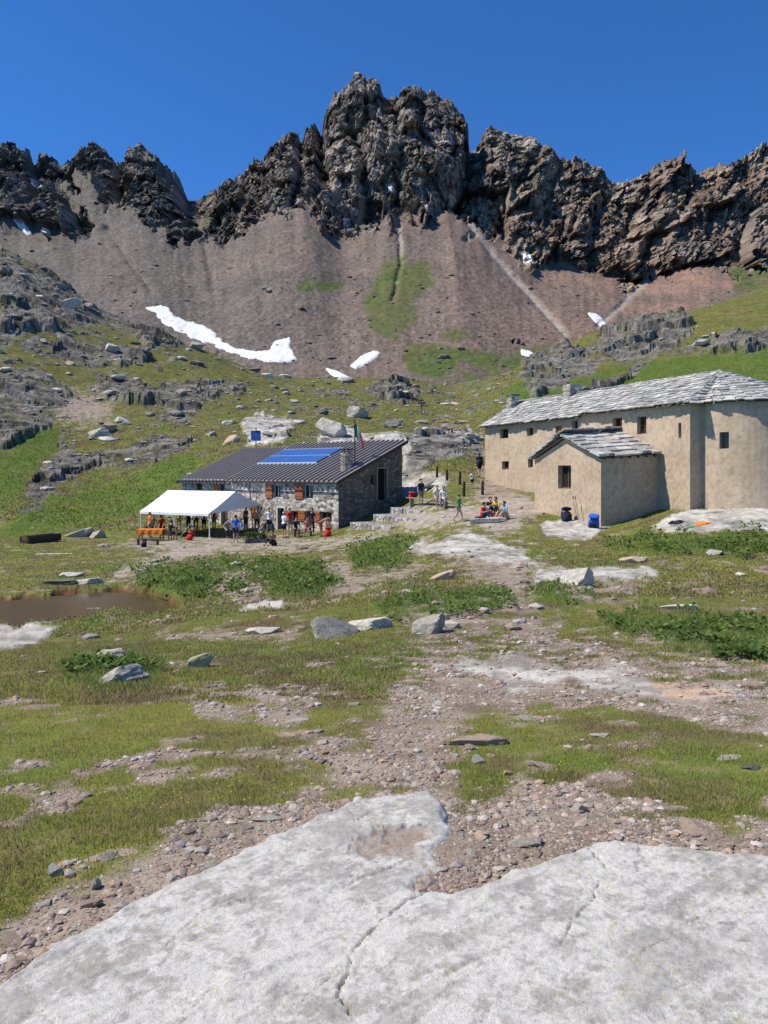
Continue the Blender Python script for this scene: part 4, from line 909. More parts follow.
for w in (pw0, (pw0 + pw1) / 2, pw1): m.add([PV(pvs0 - .05, w - .04, -.12), PV(pvs1 + .05, w - .04, -.12), PV(pvs1 + .05, w + .04, -.12), PV(pvs0 - .05, w + .04, -.12), PV(pvs0 - .05, w - .04, .045), PV(pvs1 + .05, w - .04, .045), PV(pvs1 + .05, w + .04, .045), PV(pvs0 - .05, w + .04, .045)], [(0,1,2,3),(4,5,6,7),(0,1,5,4),(1,2,6,5),(2,3,7,6),(3,0,4,7)])
m.build('frame', M['alu'], pv); IV = IVh
# round chimney at the verge, with a cowl
cp = posF(.85, HE + sl * 1.5 + .1, 1.5); m = MB()
for k in range(6): m.bar(cp + Vector((0, 0, -.4 + k * .26)), cp + Vector((0, 0, -.4 + (k + 1) * .26 - .012)), .40 + .015 * (k % 2), 14)
ch = m.build('chimney', M['masonry'], hut); m = MB()
for k in range(6): t = k * math.pi / 3; q = cp + Vector((.3 * math.cos(t), .3 * math.sin(t), 1.14)); m.bar(q, q + Vector((0, 0, .22)), .03, 5)
m.bar(cp + Vector((0, 0, 1.36)), cp + Vector((0, 0, 1.42)), .45, 14); m.build('cowl', M['iron'], ch)
# ---------------------------------------------------------------- stones
def ico(n):
    bm = bmesh.new(); bmesh.ops.create_icosphere(bm, subdivisions=n, radius=1); bm.verts.ensure_lookup_table()
    v = np.array([x.co[:] for x in bm.verts]); f = np.array([[q.index for q in x.verts] for x in bm.faces]); bm.free(); return v, f
ICO = {n: ico(n) for n in (1, 2, 3, 4)}
def rock_shape(seed, sub=3, planes=13, flat=.62, rough=.05, sx=1.25):
    rg = np.random.RandomState(seed); v, f = ICO[sub]; N = rg.normal(size=(planes, 3)); N /= np.linalg.norm(N, axis=1)[:, None]; h = rg.uniform(.62, 1.0, planes)
    dd = v @ N.T; r = np.where(dd > .05, h / np.maximum(dd, .05), 9).min(1); r = np.minimum(r, 1.3)
    p = v * r[:, None]; p = p * (1 + rough * fbm(p[:, 0] * 2.2 + seed, p[:, 1] * 2.2, p[:, 2] * 2.2, 4)[:, None] * 2)
    return p * np.array((sx, 1.0, flat)), f
STN = []
for k in range(8):
    v, f = rock_shape(100 + k, 4, 12 + k, [.55,.7,.45,.8,.5,.65,.38,.6][k], .06, [1.3,1.1,1.5,1.0,1.2,1.35,1.6,1.1][k]); STN.append((v, f))
def stone_obj(k, mat, size, x, y, z=None, rz=0.0, tilt=0.0, name='stone', label=None, cat='stone', group=None, sink=.3, sxyz=(1,1,1)):
    key = '%s_%d_%s' % (name, k, mat); me = bpy.data.meshes.get(key)
    if me is None:
        me = meshnp(key, *STN[k], smooth=False); me.materials.append(M[mat])
    if z is None: z = gz1(x, y)
    hgt = -STN[k][0][:, 2].min() * size * sxyz[2]
    o = bpy.data.objects.new(name, me); C.objects.link(o); o.scale = (size * sxyz[0], size * sxyz[1], size * sxyz[2]); o.location = (x, y, z + hgt * (1 - 2 * sink) - .15 * size); o.rotation_euler = (tilt, tilt * .6, rz)
    return tag(o, label, cat, group)
# the big, recognisable ones: (px, row of base, width px, shape, material, label, (sx, sy, sz))
BIG = [
 (197,668,24,3,'stone_lichen','angular yellowish block alone in the left meadow',(1,.8,.95)),
 (431,634,40,7,'stone','large rounded pale boulder standing where the central trail narrows',(1,.9,1.1)),
 (366,629,38,5,'stone','pale boulder leaning against the right end of the dark flat boulder',(1,.8,.8)),
 (334,637,46,2,'stone_dark','dark flat boulder touching the left side of the pale leaning one',(1,.9,.9)),
 (112,665,40,0,'stone','cracked grey boulder pair upper block above the green plants at left',(1,.9,.9)),
 (116,684,38,5,'stone','lower block of the grey boulder pair in the left meadow',(1,.8,.9)),
 (32,709,34,6,'stone_warm','flat pinkish stone at the left edge of the lower meadow',(1,.8,.5)),
 (684,610,32,2,'stone','white oblong stone above the dark green patch at right',(1,.7,.6)),
 (583,588,30,1,'stone','triangular white boulder on the pale flat bedrock',(1,.8,1.2)),
 (638,563,24,4,'stone_warm','reddish boulder below the green hedge in front of the annex',(1,.8,.8)),
 (445,580,20,0,'stone_warm','small pinkish boulder beside the trail above the round boulder',(1,.8,1.1)),
 (484,745,44,2,'stone_warm','long buff stone at the left tip of the right grass patch',(1,.7,.7)),
 (478,764,14,1,'stone','small bluish stone below the long buff stone',(1,1,.9)),
 (470,750,12,3,'stone_warm','little rusty stone left of the long buff stone',(1,1,.8)),
 (583,811,17,1,'stone','blue-grey stone beside the small green tuft',(1,.9,.9)),
 (529,848,26,0,'stone','pale stone lying in the gravel above the slab',(1,.8,.7)),
 (697,833,28,0,'stone_warm','brownish block at the lower corner of the right grass patch',(1,.9,.8)),
 (732,759,22,6,'stone','flat white stone at the right edge of the grass patch',(1,.8,.5)),
 (754,770,16,4,'stone_dark','dark stone right of the flat white stone',(1,.8,.8)),
 (249,752,20,6,'stone','flat grey stone in the middle of the lower left meadow',(1,.8,.5)),
 (269,822,24,2,'stone','bluish flat stone where left turf meets gravel',(1,.8,.6)),
 (111,858,34,6,'stone_warm','flat pale stone on the gravel edge at lower left',(1,.8,.5)),
 (52,876,14,1,'stone','light blue-grey upright stone in the left gravel',(1,1,1.3)),
 (95,888,10,3,'stone','small white block standing on the left gravel',(.9,.9,1.6)),
 (92,908,16,0,'stone_warm','brown stone just below the small white block',(1,1,.9)),
 (42,907,13,5,'stone','white stone at the left end of the gravel strip',(1,1,.7)),
 (8,946,18,0,'stone_warm','orange-brown stone at the lower left corner of the gravel',(1,1,.9)),
 (24,960,16,4,'stone_warm','brown stone near the slab at lower left corner',(1,1,.8)),
 (298,722,16,6,'stone','small flat white stone in the rubble of the central meadow',(1,.8,.5)),
 (382,668,16,6,'stone','small pale stone right of the meadow where the big trail opens',(1,.8,.5)),
 (602,738,16,4,'stone','pale stone in the upper part of the right grass patch',(1,.8,.6)),
 (527,720,14,0,'stone','pale stone at the top left of the right grass patch',(1,.9,.8)),
 (640,710,20,6,'stone_warm','flat stone below the orange bedrock stain',(1,.8,.5)),
 (560,660,16,4,'stone','stone on the upper margin of the pale bedrock band',(1,.8,.6)),
 (263,634,30,4,'stone','rough grey stone heap end beside the narrow meadow trail',(1,.7,.7)),
 (88,606,22,0,'stone','grey stone on the far bank of the pond',(1,.8,.8)),
 (492,523,27,2,'stone','flat white rock beside the picnickers in front of the chapel',(1,.8,.6)),
 (62,585,26,2,'stone_dark','dark low stone above the pond',(1,.7,.6)), (70,578,22,4,'stone','pale stone above the pond among rubble',(1,.7,.7)),
 (86,585,22,5,'stone','grey stone right of the dark one above the pond',(1,.7,.7)),
 (80,537,20,0,'stone','grey boulder on the grass left of the canopy',(1,.8,1)), (98,538,16,1,'stone','small pale boulder right of the grey one left of the canopy',(1,.8,.9)),
 (52,555,24,6,'stone','flat pale slab stone in the grass far left',(1,.6,.4)),
 (356,418,24,7,'stone','rounded pale boulder on the grass above the hut roof',(1,.9,1)), (514,350,14,1,'stone_dark','dark upright boulder alone below the right scree',(1,.9,1.4)),
 (262,435,0,0,'stone','',(1,1,1)), (333,441,30,3,'stone','big smooth pale boulder right behind the hut ridge',(1,.9,1)), (715,585,0,0,'stone','',(1,1,1)),
 (744,575,10,1,'stone','small white stone in the meadow at far right',(1,1,.7)), (270,352,0,0,'stone_dark','',(1,1,1)),
 (718,556,14,1,'stone','white stone in front of the hedge at right',(1,.8,.7)), (210,598,0,0,'stone','',(1,1,1)),
 (600,620,0,0,'stone','',(1,1,1)), (415,884,0,0,'stone','',(1,1,1)),
]
for i, (px, row, w, k, mat, lab, sc) in enumerate(BIG):
    if w == 0: continue
    x, y, z = at_px(px, row); size = w / F * y / 2 / (.98 * sc[0]); stone_obj(k, mat, size, x, y + size * .5, tilt=-.38 if sc[2] > .84 else 0, rz=i * 1.3 if sc[1] > .85 else .1, sxyz=sc, label=lab, name='boulder' if size > .12 else 'stone', cat='boulder' if size > .12 else 'stone', sink=.22)
rs = np.random.RandomState(5)
def sample(n, x0, x1, Y0, Y1, pw=1.0, seed=1):
    r = np.random.RandomState(seed); Y = np.exp(r.uniform(math.log(Y0), math.log(Y1), n)); px = r.uniform(x0, x1, n); x = (px - CX) / F * Y; z, c, m = ground(x, Y); return r, x, Y, z, c, m
# hand-sized stones in the near field: individual objects
r, x, Y, z, c, m = sample(9000, -20, 790, 3.4, 26, seed=21)
p = np.clip(m['bare'] * .55 + .035, 0, 1) * (m['pond'] < .05) * (m['lush'] < .4); idx = np.where(r.rand(x.size) < p * .12)[0][:215]
mats = ['stone', 'stone_warm', 'stone_warm', 'stone', 'stone_warm', 'stone_warm', 'stone']
for i in idx:
    s = r.uniform(.009, .022) * (1 + .13 * Y[i]) * (1.4 if r.rand() < .15 else 1); inb = m['bare'][i] > .5
    stone_obj(r.randint(8), mats[r.randint(7)], s, x[i], Y[i], z[i], r.uniform(0, 6.3), r.uniform(-.25, .25), 'stone', 'loose stone lying on the bare gravelly ground' if inb else 'loose stone half hidden in the short meadow grass', 'stone', 'stones on the bare gravel' if inb else 'stones in the meadow grass', sxyz=(1, 1, r.uniform(.6, 1)))
# boulders strewn over the slopes behind
r, x, Y, z, c, m = sample(9000, -20, 790, 66, 215, seed=33)
cond = ((m['row'] > 372) & (m['row'] < 445) & (m['px'] > 90) & (m['px'] < 500)) | ((m['px'] < 330) & (m['row'] < 380))
p = np.where(cond, .05, .004) * (m['lush'] < .5); idx = np.where(r.rand(x.size) < p * .62)[0][:120]
for i in idx:
    s = r.uniform(.22, .6) * (2.0 if r.rand() < .12 else 1) * (.7 + Y[i] / 200); L_ = m['px'][i] < 190
    stone_obj(r.randint(8), ['stone', 'stone_dark', 'stone', 'stone_warm'][r.randint(4)], s, x[i], Y[i], z[i], r.uniform(0, 6.3), r.uniform(-.3, .3), 'boulder', 'grey boulder strewn over the craggy left hillside' if L_ else 'grey boulder strewn over the moraine behind the hut', 'boulder', 'boulders on the left hillside' if L_ else 'boulders of the moraine behind the hut', sink=.25)
def scatter_mesh(name, x, y, z, size, col, variants, mat, flatr=(.5, .9), seed=3, label=None, lift=.0):
    r = np.random.RandomState(seed); VV, FF, CC = [], [], []; n0 = 0; kk = r.randint(len(variants), size=len(x))
    for k, (v, f) in enumerate(variants):
        ii = np.where(kk == k)[0]
        if len(ii) == 0: continue
        a = r.uniform(0, 6.283, len(ii)); ca, sa_ = np.cos(a), np.sin(a); fl = r.uniform(*flatr, len(ii)); s = size[ii]
        P = np.empty((len(ii), len(v), 3)); P[..., 0] = (v[:, 0] * ca[:, None] - v[:, 1] * sa_[:, None]) * s[:, None] + x[ii][:, None]; P[..., 1] = (v[:, 0] * sa_[:, None] + v[:, 1] * ca[:, None]) * s[:, None] + y[ii][:, None]
        P[..., 2] = v[:, 2] * (s * fl)[:, None] + (z[ii] + s * fl * .25 + lift)[:, None]
        FF.append((f[None] + (n0 + np.arange(len(ii)) * len(v))[:, None, None]).reshape(-1, 3)); VV.append(P.reshape(-1, 3)); CC.append(np.repeat(col[ii], len(v), 0)); n0 += len(ii) * len(v)
    me = meshnp(name, np.concatenate(VV), np.concatenate(FF), smooth=False); setcol(me, np.concatenate(CC)); return tag(link(name, me, mat), label, None, None, 'stuff')
n = NT('gravel_stone'); v = n.coord(); aa = n.n('Attribute', attribute_name='col'); f_ = n.noise(v, 60, 4, .7); n.color(n.mix(1.0, aa.outputs['Color'], n.ramp(f_, [(.3, .7), (.7, 1.25)]), 'MULTIPLY')); M['gravel'] = n.m
VAR1 = [rock_shape(300 + k, 1, 9, .7, .02, 1.2) for k in range(6)]; VAR2 = [rock_shape(400 + k, 2, 10, .7, .04, 1.25) for k in range(6)]
PAL = np.array([(.32,.25,.20), (.38,.31,.26), (.26,.19,.155), (.46,.41,.36), (.30,.27,.24), (.22,.165,.135), (.34,.26,.21), (.36,.26,.19)])
r, x, Y, z, c, m = sample(230000, -40, 810, 2.5, 14, seed=41)
keep = (r.rand(x.size) < m['bare'] * (1 - .8 * m['slab']) * np.clip(.50 + 1.8 * fbm(x / .6, Y / .6, 3, 3), .2, 1)) & (sdpoly(x * 100, Y * 100, [(p_[0] * 100, p_[1] * 100) for p_ in ring]) < -1)
x, Y, z = x[keep], Y[keep], z[keep]; s = (r.pareto(2.4, x.size) * .0028 + .0028).clip(0, .022) * (1 + .11 * Y)
scatter_mesh('gravel', x, Y, z, s, PAL[r.randint(8, size=x.size)] * r.uniform(.8, 1.15, (x.size, 1)), VAR1, M['gravel'], seed=2, label='loose reddish grey gravel on the bare ground')
r, x, Y, z, c, m = sample(42000, -60, 830, 11, 62, seed=43)
pr = m['bare'] * .34 + .016; pr = np.where((m['px'] > 205) & (m['px'] < 275) & (m['row'] > 565) & (m['row'] < 605), .6, pr)
keep = (r.rand(x.size) < pr * (1 - .7 * m['slab'])) & (m['pond'] < .05)
# keep loose stones out of the buildings
x, Y, z = x[keep], Y[keep], z[keep]; s = (r.pareto(2.2, x.size) * .008 + .009).clip(0, .13) * (1 + .03 * Y)
scatter_mesh('rubble', x, Y, z, s, PAL[r.randint(8, size=x.size)] * r.uniform(.85, 1.2, (x.size, 1)), VAR1, M['gravel'], seed=4, label='small stones scattered over meadow and trails')
r, x, Y, z, c, m = sample(60000, -60, 830, 62, 225, seed=47)
pr = m['rock'] * .05 + .004 + .022 * ((m['row'] > 372) & (m['row'] < 432) & (m['px'] > 130) & (m['px'] < 520)) + .012 * ((m['px'] < 330) & (m['row'] < 400)); keep = r.rand(x.size) < pr * (1 - m['lush'] * .9)
x, Y, z = x[keep], Y[keep], z[keep]; s = (r.pareto(2.2, x.size) * .10 + .12).clip(0, .9) * (.6 + Y / 200)
scatter_mesh('hillside_rubble', x, Y, z, s, np.array([(.20,.185,.16), (.30,.28,.245), (.40,.375,.33), (.50,.465,.40), (.34,.27,.21)])[r.randint(5, size=x.size)] * r.uniform(.85, 1.15, (x.size, 1)), VAR2, M['gravel'], seed=6, label='rubble scattered over the rocky hillsides')
# boulders and blocks on the scree
nn_ = 2200; ii = rs.randint(nA + 5, NS - 3, nn_); jj = rs.randint(60, px_m.size - 62, nn_); ok = (rk[ii, jj] < .2)
ii, jj = ii[ok], jj[ok]; tt = Tm[ii, jj]; s = (rs.pareto(2.6, ii.size) * .35 + .28).clip(0, 2.2) * (1.25 - .5 * tt)
scatter_mesh('scree_blocks', Xd[ii, jj], Yd[ii, jj], Zd[ii, jj], s, np.array([(.16,.14,.12), (.22,.18,.15), (.30,.26,.22), (.20,.16,.13)])[rs.randint(4, size=ii.size)], VAR1, M['gravel'], seed=8, label='blocks strewn over the scree slopes')

# ---------------------------------------------------------------- turf
n = NT('grass_blades'); aa = n.n('Attribute', attribute_name='col'); n.color(aa.outputs['Color']); n.b.inputs['Roughness'].default_value = .7
n.b.inputs['Specular IOR Level'].default_value = .15; M['blade'] = n.m
tr = n.n('BsdfTranslucent'); mx = n.n('MixShader'); mx.inputs[0].default_value = .45; out_ = n.t.nodes['Material Output']
n.l(aa.outputs['Color'], tr.inputs['Color']); n.l(n.b.outputs[0], mx.inputs[1]); n.l(tr.outputs[0], mx.inputs[2]); n.l(mx.outputs[0], out_.inputs['Surface'])
def blades(name, x, y, z, h, w, col, label, seed=0, lean=1.1):
    r = np.random.RandomState(seed); N = len(x); a = r.uniform(0, 6.283, N); ln = r.uniform(.05, lean, N) * h; b = r.uniform(0, 6.283, N)
    dx, dy = np.cos(a) * w / 2, np.sin(a) * w / 2; lx, ly = np.cos(b) * ln, np.sin(b) * ln
    V = np.empty((N, 5, 3)); V[:, 0] = np.stack([x - dx, y - dy, z - .01], 1); V[:, 1] = np.stack([x + dx, y + dy, z - .01], 1)
    V[:, 2] = np.stack([x + dx * .7 + lx * .4, y + dy * .7 + ly * .4, z + h * .55], 1); V[:, 3] = np.stack([x - dx * .7 + lx * .4, y - dy * .7 + ly * .4, z + h * .55], 1); V[:, 4] = np.stack([x + lx, y + ly, z + h], 1)
    i = np.arange(N)[:, None] * 5; Fq = np.concatenate([i + np.array([[0,1,2]]), i + np.array([[0,2,3]]), i + np.array([[3,2,4]])], 0)
    me = meshnp(name, V.reshape(-1, 3), Fq); setcol(me, np.repeat(col, 5, 0)); return tag(link(name, me, M['blade']), label, None, None, 'stuff')
def turf(N, Y0, Y1, h0, h1, w, seed, label):
    r, x, Y, z, c, m = sample(N, -40, 810, Y0, Y1, seed=seed)
    keep = r.rand(N) < np.clip(1 - 1.1 * m['bare'], .0, 1) * np.clip(.85 + 1.6 * fbm(x / .5, Y / .5, 91, 3), .25, 1) * (1 - m['slab']) * (m['pond'] < .05); k = keep
    cl = .55 + .8 * np.clip(fbm(x / .25, Y / .25, 77, 3) + .3, 0, 1); h = r.uniform(h0, h1, N) * cl * (1 + (.8 if Y0 < 50 else 0) * m['lush']); ws = w * (1 + .0 * Y)
    col = c * r.uniform(1.1, 2.4, (N, 1)); dry = (r.rand(N) < .30)[:, None]; col = np.where(dry, np.array((.42,.35,.19)) * r.uniform(.7, 1.25, (N, 1)), col)
    blades('grass', x[k], Y[k], z[k], h[k], w, col[k], label, seed)
turf(230000, 2.4, 8, .012, .036, .004, 51, 'short alpine grass in the near meadow')
turf(220000, 8, 20, .02, .055, .010, 52, 'short alpine grass across the middle meadow')
turf(150000, 20, 60, .04, .10, .035, 53, 'grass around the hut and chapel')
turf(130000, 60, 215, .08, .22, .12, 54, 'grass on the hillsides')
# leafy plants (docks and nettles) in the damp places
def leafy(name, N, Y0, Y1, size, seed, label, hz):
    r, x, Y, z, c, m = sample(N, -60, 830, Y0, Y1, seed=seed)
    clump = fbm(x / 1.1, Y / 1.1, 88, 3); ok = (m['lush'] > .35) & (clump > .10) & (m['px'] > -60) & (r.rand(N) < .9)
    if Y0 > 50: ok &= m['row'] > 470
    x, Y, z, clump = x[ok], Y[ok], z[ok], clump[ok]; n_ = len(x); zz = z + r.rand(n_) ** .7 * hz * np.clip(.4 + 2.2 * clump, .15, 1.3)
    s = size * r.uniform(.6, 1.3, n_); a = r.uniform(0, 6.283, n_); t = r.uniform(.1, .9, n_)
    ux, uy, uz = np.cos(a) * np.cos(t), np.sin(a) * np.cos(t), np.sin(t); vx, vy = -np.sin(a), np.cos(a); V = np.empty((n_, 4, 3)); o = np.stack([x, Y, zz], 1); U_ = np.stack([ux, uy, uz], 1) * s[:, None]; V_ = np.stack([vx, vy, 0 * vx], 1) * s[:, None] * .38
    V[:, 0] = o; V[:, 1] = o + U_ * .5 + V_; V[:, 2] = o + U_; V[:, 3] = o + U_ * .5 - V_
    base = np.array([(.10,.165,.035), (.14,.21,.05), (.08,.14,.03), (.19,.24,.07)])[r.randint(4, size=n_)] * r.uniform(.8, 1.25, (n_, 1))
    me = meshnp(name, V.reshape(-1, 3), (np.arange(n_)[:, None] * 4 + np.arange(4)[None])); setcol(me, np.repeat(base, 4, 0)); tag(link(name, me, M['blade']), label, None, None, 'stuff')
leafy('leafy_plants', 60000, 10, 24, .10, 61, 'dark green leafy plants in the damp meadow', .13)
leafy('leafy_plants', 90000, 24, 47, .16, 62, 'dark green leafy plants below hut and chapel', .30)
# small yellow flowers
r, x, Y, z, c, m = sample(1800, -20, 790, 4, 24, seed=71); k = (m['bare'] < .2) & (m['slab'] < .1) & (m['pond'] < .05) & (fbm(x / 1.5, Y / 1.5, 5, 2) > .12)
scatter_mesh('wildflowers', x[k], Y[k], z[k] + .03, np.full(k.sum(), .0035) * (1 + .09 * Y[k]), np.tile(np.array([(.75,.55,.04)]), (k.sum(), 1)), [ICO[1]], M['gravel'], label='tiny yellow wildflowers dotting the meadow')
# ---------------------------------------------------------------- white canopy beside the hut
n = NT('white_tarpaulin'); v = n.coord(); n.color((.86,.86,.85)); n.b.inputs['Roughness'].default_value = .55; n.bump(n.noise(v, 1.5, 3), .25, .05); M['tarp'] = n.m
M['white_metal'] = simple('white_painted_metal', (.78,.78,.76), .45, .05)
TA = Vector((-11.70, 55.0, -2.92)); TB = Vector((-17.3, 58.4, -2.92)); TC = Vector((-8.95, 59.0, -2.5)); TD = TC + (TB - TA)
tent = empty('party_tent', (-13.0, 57.0, -4.7), 0, 'white gabled canopy tent on poles beside the stone hut', 'canopy tent'); IV = -Vector(tent.location)
R1 = (TA + TC) / 2 + Vector((0, 0, 1.22)); R2 = R1 + (TB - TA)
m = MB(); NU, NVv = 14, 7
def sheet(P00, P10, P01, P11, sag):
    vs = []; 
    for j in range(NVv + 1):
        for i in range(NU + 1):
            u, v_ = i / NU, j / NVv; p = (P00.lerp(P10, u)).lerp(P01.lerp(P11, u), v_); p = p + Vector((0, 0, -sag * math.sin(math.pi * v_) * (.5 + .5 * abs(math.cos(u * math.pi * 3))))); vs.append(L3(p))
    w = NU + 1; m.add(vs, [(j*w+i, j*w+i+1, (j+1)*w+i+1, (j+1)*w+i) for j in range(NVv) for i in range(NU)])
out = (TA - TC).normalized() * .12
sheet(TA + out, TB + out, R1, R2, .05); sheet(TC - out, TD - out, R1, R2, .05)
for P, Q in ((TA + out, TB + out), (TC - out, TD - out)):
    for i in range(10):
        a = P.lerp(Q, i / 10); b = P.lerp(Q, (i + 1) / 10); m.quad(L3(a), L3(b), L3(b + Vector((0, 0, -.17))), L3(a + Vector((0, 0, -.17))))
m.add([L3(TA), L3(TC), L3(R1)], [(0, 1, 2)]); m.add([L3(TB), L3(TD), L3(R2)], [(0, 1, 2)])
me_ = m.build('canopy', M['tarp'], tent); sm = me_.modifiers.new('thick', 'SOLIDIFY'); sm.thickness = .012
for P in (TA, TB, TC, TD, TA.lerp(TB, .5), TC.lerp(TD, .5)):
    g = gz1(P.x, P.y); q = MB(); q.bar(L3(P), L3((P.x, P.y, g - .05)), .045, 8); q.box(P.x - .11, P.x + .11, P.y - .11, P.y + .11, g - .02, g + .015, Matrix.Translation(IV)); q.build('pole', M['white_metal'], tent)
q = MB()
for a, b in ((TA, TB), (TC, TD), (R1, R2), (TA, TC), (TB, TD), (TA, R1), (TC, R1), (TB, R2), (TD, R2)): q.bar(L3(a + Vector((0, 0, -.04))), L3(b + Vector((0, 0, -.04))), .025, 6)
q.build('roof_frame', M['white_metal'], tent)
rp = at_px(171, 549); q = MB(); q.bar(L3(TA.lerp(TB, .15)), L3(rp), .014, 5); q.build('guy_rope', simple('tan_rope', (.5,.42,.3)), tent)

# ---------------------------------------------------------------- people
SKIN = simple('skin', (.50,.30,.21), .6, .1); SKIN_T = simple('tanned_skin', (.42,.21,.13), .6, .1)
HAIR = {'dark': simple('dark_hair', (.03,.02,.015)), 'brown': simple('brown_hair', (.10,.06,.035)), 'grey': simple('grey_hair', (.35,.33,.31))}
CL = {}
def cloth(c):
    if c not in CL: CL[c] = simple('cloth_%s' % c, {'blue': (.03,.12,.50), 'navy': (.02,.025,.06), 'white': (.78,.78,.76), 'red': (.58,.035,.03), 'green': (.04,.26,.09), 'black': (.022,.022,.025), 'brown': (.13,.075,.05), 'yellow': (.72,.50,.05), 'salmon': (.55,.16,.11), 'khaki': (.30,.24,.15), 'grey': (.25,.25,.26), 'orange': (.80,.22,.03), 'sky': (.25,.42,.65), 'tan': (.42,.32,.20)}[c], .85, .12, 14)
    return CL[c]
def skin_mesh(name, pts, edges, root=0, sub=1):
    me = bpy.data.meshes.new(name); me.from_pydata([p[0] for p in pts], edges, []); o = bpy.data.objects.new('tmp', me); C.objects.link(o)
    md = o.modifiers.new('s', 'SKIN'); sb = o.modifiers.new('u', 'SUBSURF'); sb.levels = sub; sb.render_levels = sub
    for i, p in enumerate(pts):
        r_ = p[1]; r_ = r_ if isinstance(r_, tuple) else (r_, r_); me.skin_vertices[0].data[i].radius = r_; me.skin_vertices[0].data[i].use_root = (i == root)
    dg = bpy.context.evaluated_depsgraph_get(); dg.update(); ev = o.evaluated_get(dg); nm = bpy.data.meshes.new_from_object(ev); nm.name = name
    bpy.data.objects.remove(o); bpy.data.meshes.remove(me)
    for p in nm.polygons: p.use_smooth = True
    return nm
def joints(pose):
    J = dict(pelvis=(0,0,.95), belly=(0,-.01,1.10), chest=(0,0,1.28), neckb=(0,.01,1.44), neck=(0,0,1.51), head=(0,-.02,1.61), top=(0,.0,1.71), nose=(0,-.125,1.60))
    for s, k in ((-1, 'L'), (1, 'R')):
        J.update({'sh'+k: (.17*s,0,1.41), 'el'+k: (.23*s,.03,1.14), 'wr'+k: (.25*s,-.07,.91), 'hip'+k: (.09*s,0,.89), 'kn'+k: (.11*s,-.02,.50), 'an'+k: (.11*s,.02,.09), 'toe'+k: (.13*s,-.14,.04)})
    def mv(keys, d):
        for k in keys: J[k] = tuple(a + b for a, b in zip(J[k], d))
    up = ['pelvis','belly','chest','neckb','neck','head','top','nose','shL','shR','elL','elR','wrL','wrR','hipL','hipR']
    if pose in ('sit', 'ground'):
        h = .50 if pose == 'sit' else .12; mv(up, (0, 0, h - .95 + .02))
        for s, k in ((-1, 'L'), (1, 'R')):
            if pose == 'sit': J['kn'+k] = (.13*s,-.42,h + .02); J['an'+k] = (.13*s,-.42,.09); J['toe'+k] = (.14*s,-.58,.04); J['wr'+k] = (.16*s,-.36,h + .12); J['el'+k] = (.24*s,-.10,h + .22)
            else: J['kn'+k] = (.17*s,-.36,.42); J['an'+k] = (.14*s,-.62,.09); J['toe'+k] = (.15*s,-.76,.05); J['wr'+k] = (.13*s,-.40,.46); J['el'+k] = (.24*s,-.16,.38)
        for k, dy in (('chest', -.05), ('neckb', -.09), ('neck', -.12), ('head', -.15), ('top', -.15), ('nose', -.16)): mv([k], (0, dy, 0))
        mv(['shL','shR'], (0, -.08, 0))
    if pose == 'walk':
        J['knL'] = (-.10,-.22,.53); J['anL'] = (-.10,-.30,.12); J['toeL'] = (-.11,-.46,.08); J['knR'] = (.10,.08,.50); J['anR'] = (.10,.34,.14); J['toeR'] = (.11,.22,.05)
        J['elL'] = (-.24,.16,1.17); J['wrL'] = (-.25,.10,.94); J['elR'] = (.24,-.10,1.16); J['wrR'] = (.24,-.30,1.02); mv(['chest','neckb','neck','head','top','nose','shL','shR'], (0,-.05,0))
    if pose == 'bend':
        for k, p in dict(belly=(0,-.10,1.03), chest=(0,-.30,1.12), neckb=(0,-.47,1.17), neck=(0,-.53,1.18), head=(0,-.62,1.17), top=(0,-.71,1.20), nose=(0,-.65,1.06), shL=(-.17,-.42,1.13), shR=(.17,-.42,1.13), elL=(-.2,-.48,.85), elR=(.2,-.50,.85), wrL=(-.15,-.58,.62), wrR=(.15,-.58,.62), pelvis=(0,.06,.94), hipL=(-.09,.06,.88), hipR=(.09,.06,.88)).items(): J[k] = p
    if pose == 'talk':
        J['elR'] = (.24,-.06,1.16); J['wrR'] = (.16,-.28,1.22); J['knR'] = (.14,-.06,.50); J['anR'] = (.16,-.02,.09); J['toeR'] = (.2,-.17,.04)
    if pose == 'akimbo':
        J['elR'] = (.36,.06,1.18); J['wrR'] = (.19,-.04,1.02); J['elL'] = (-.36,.06,1.18); J['wrL'] = (-.19,-.04,1.02)
    return J
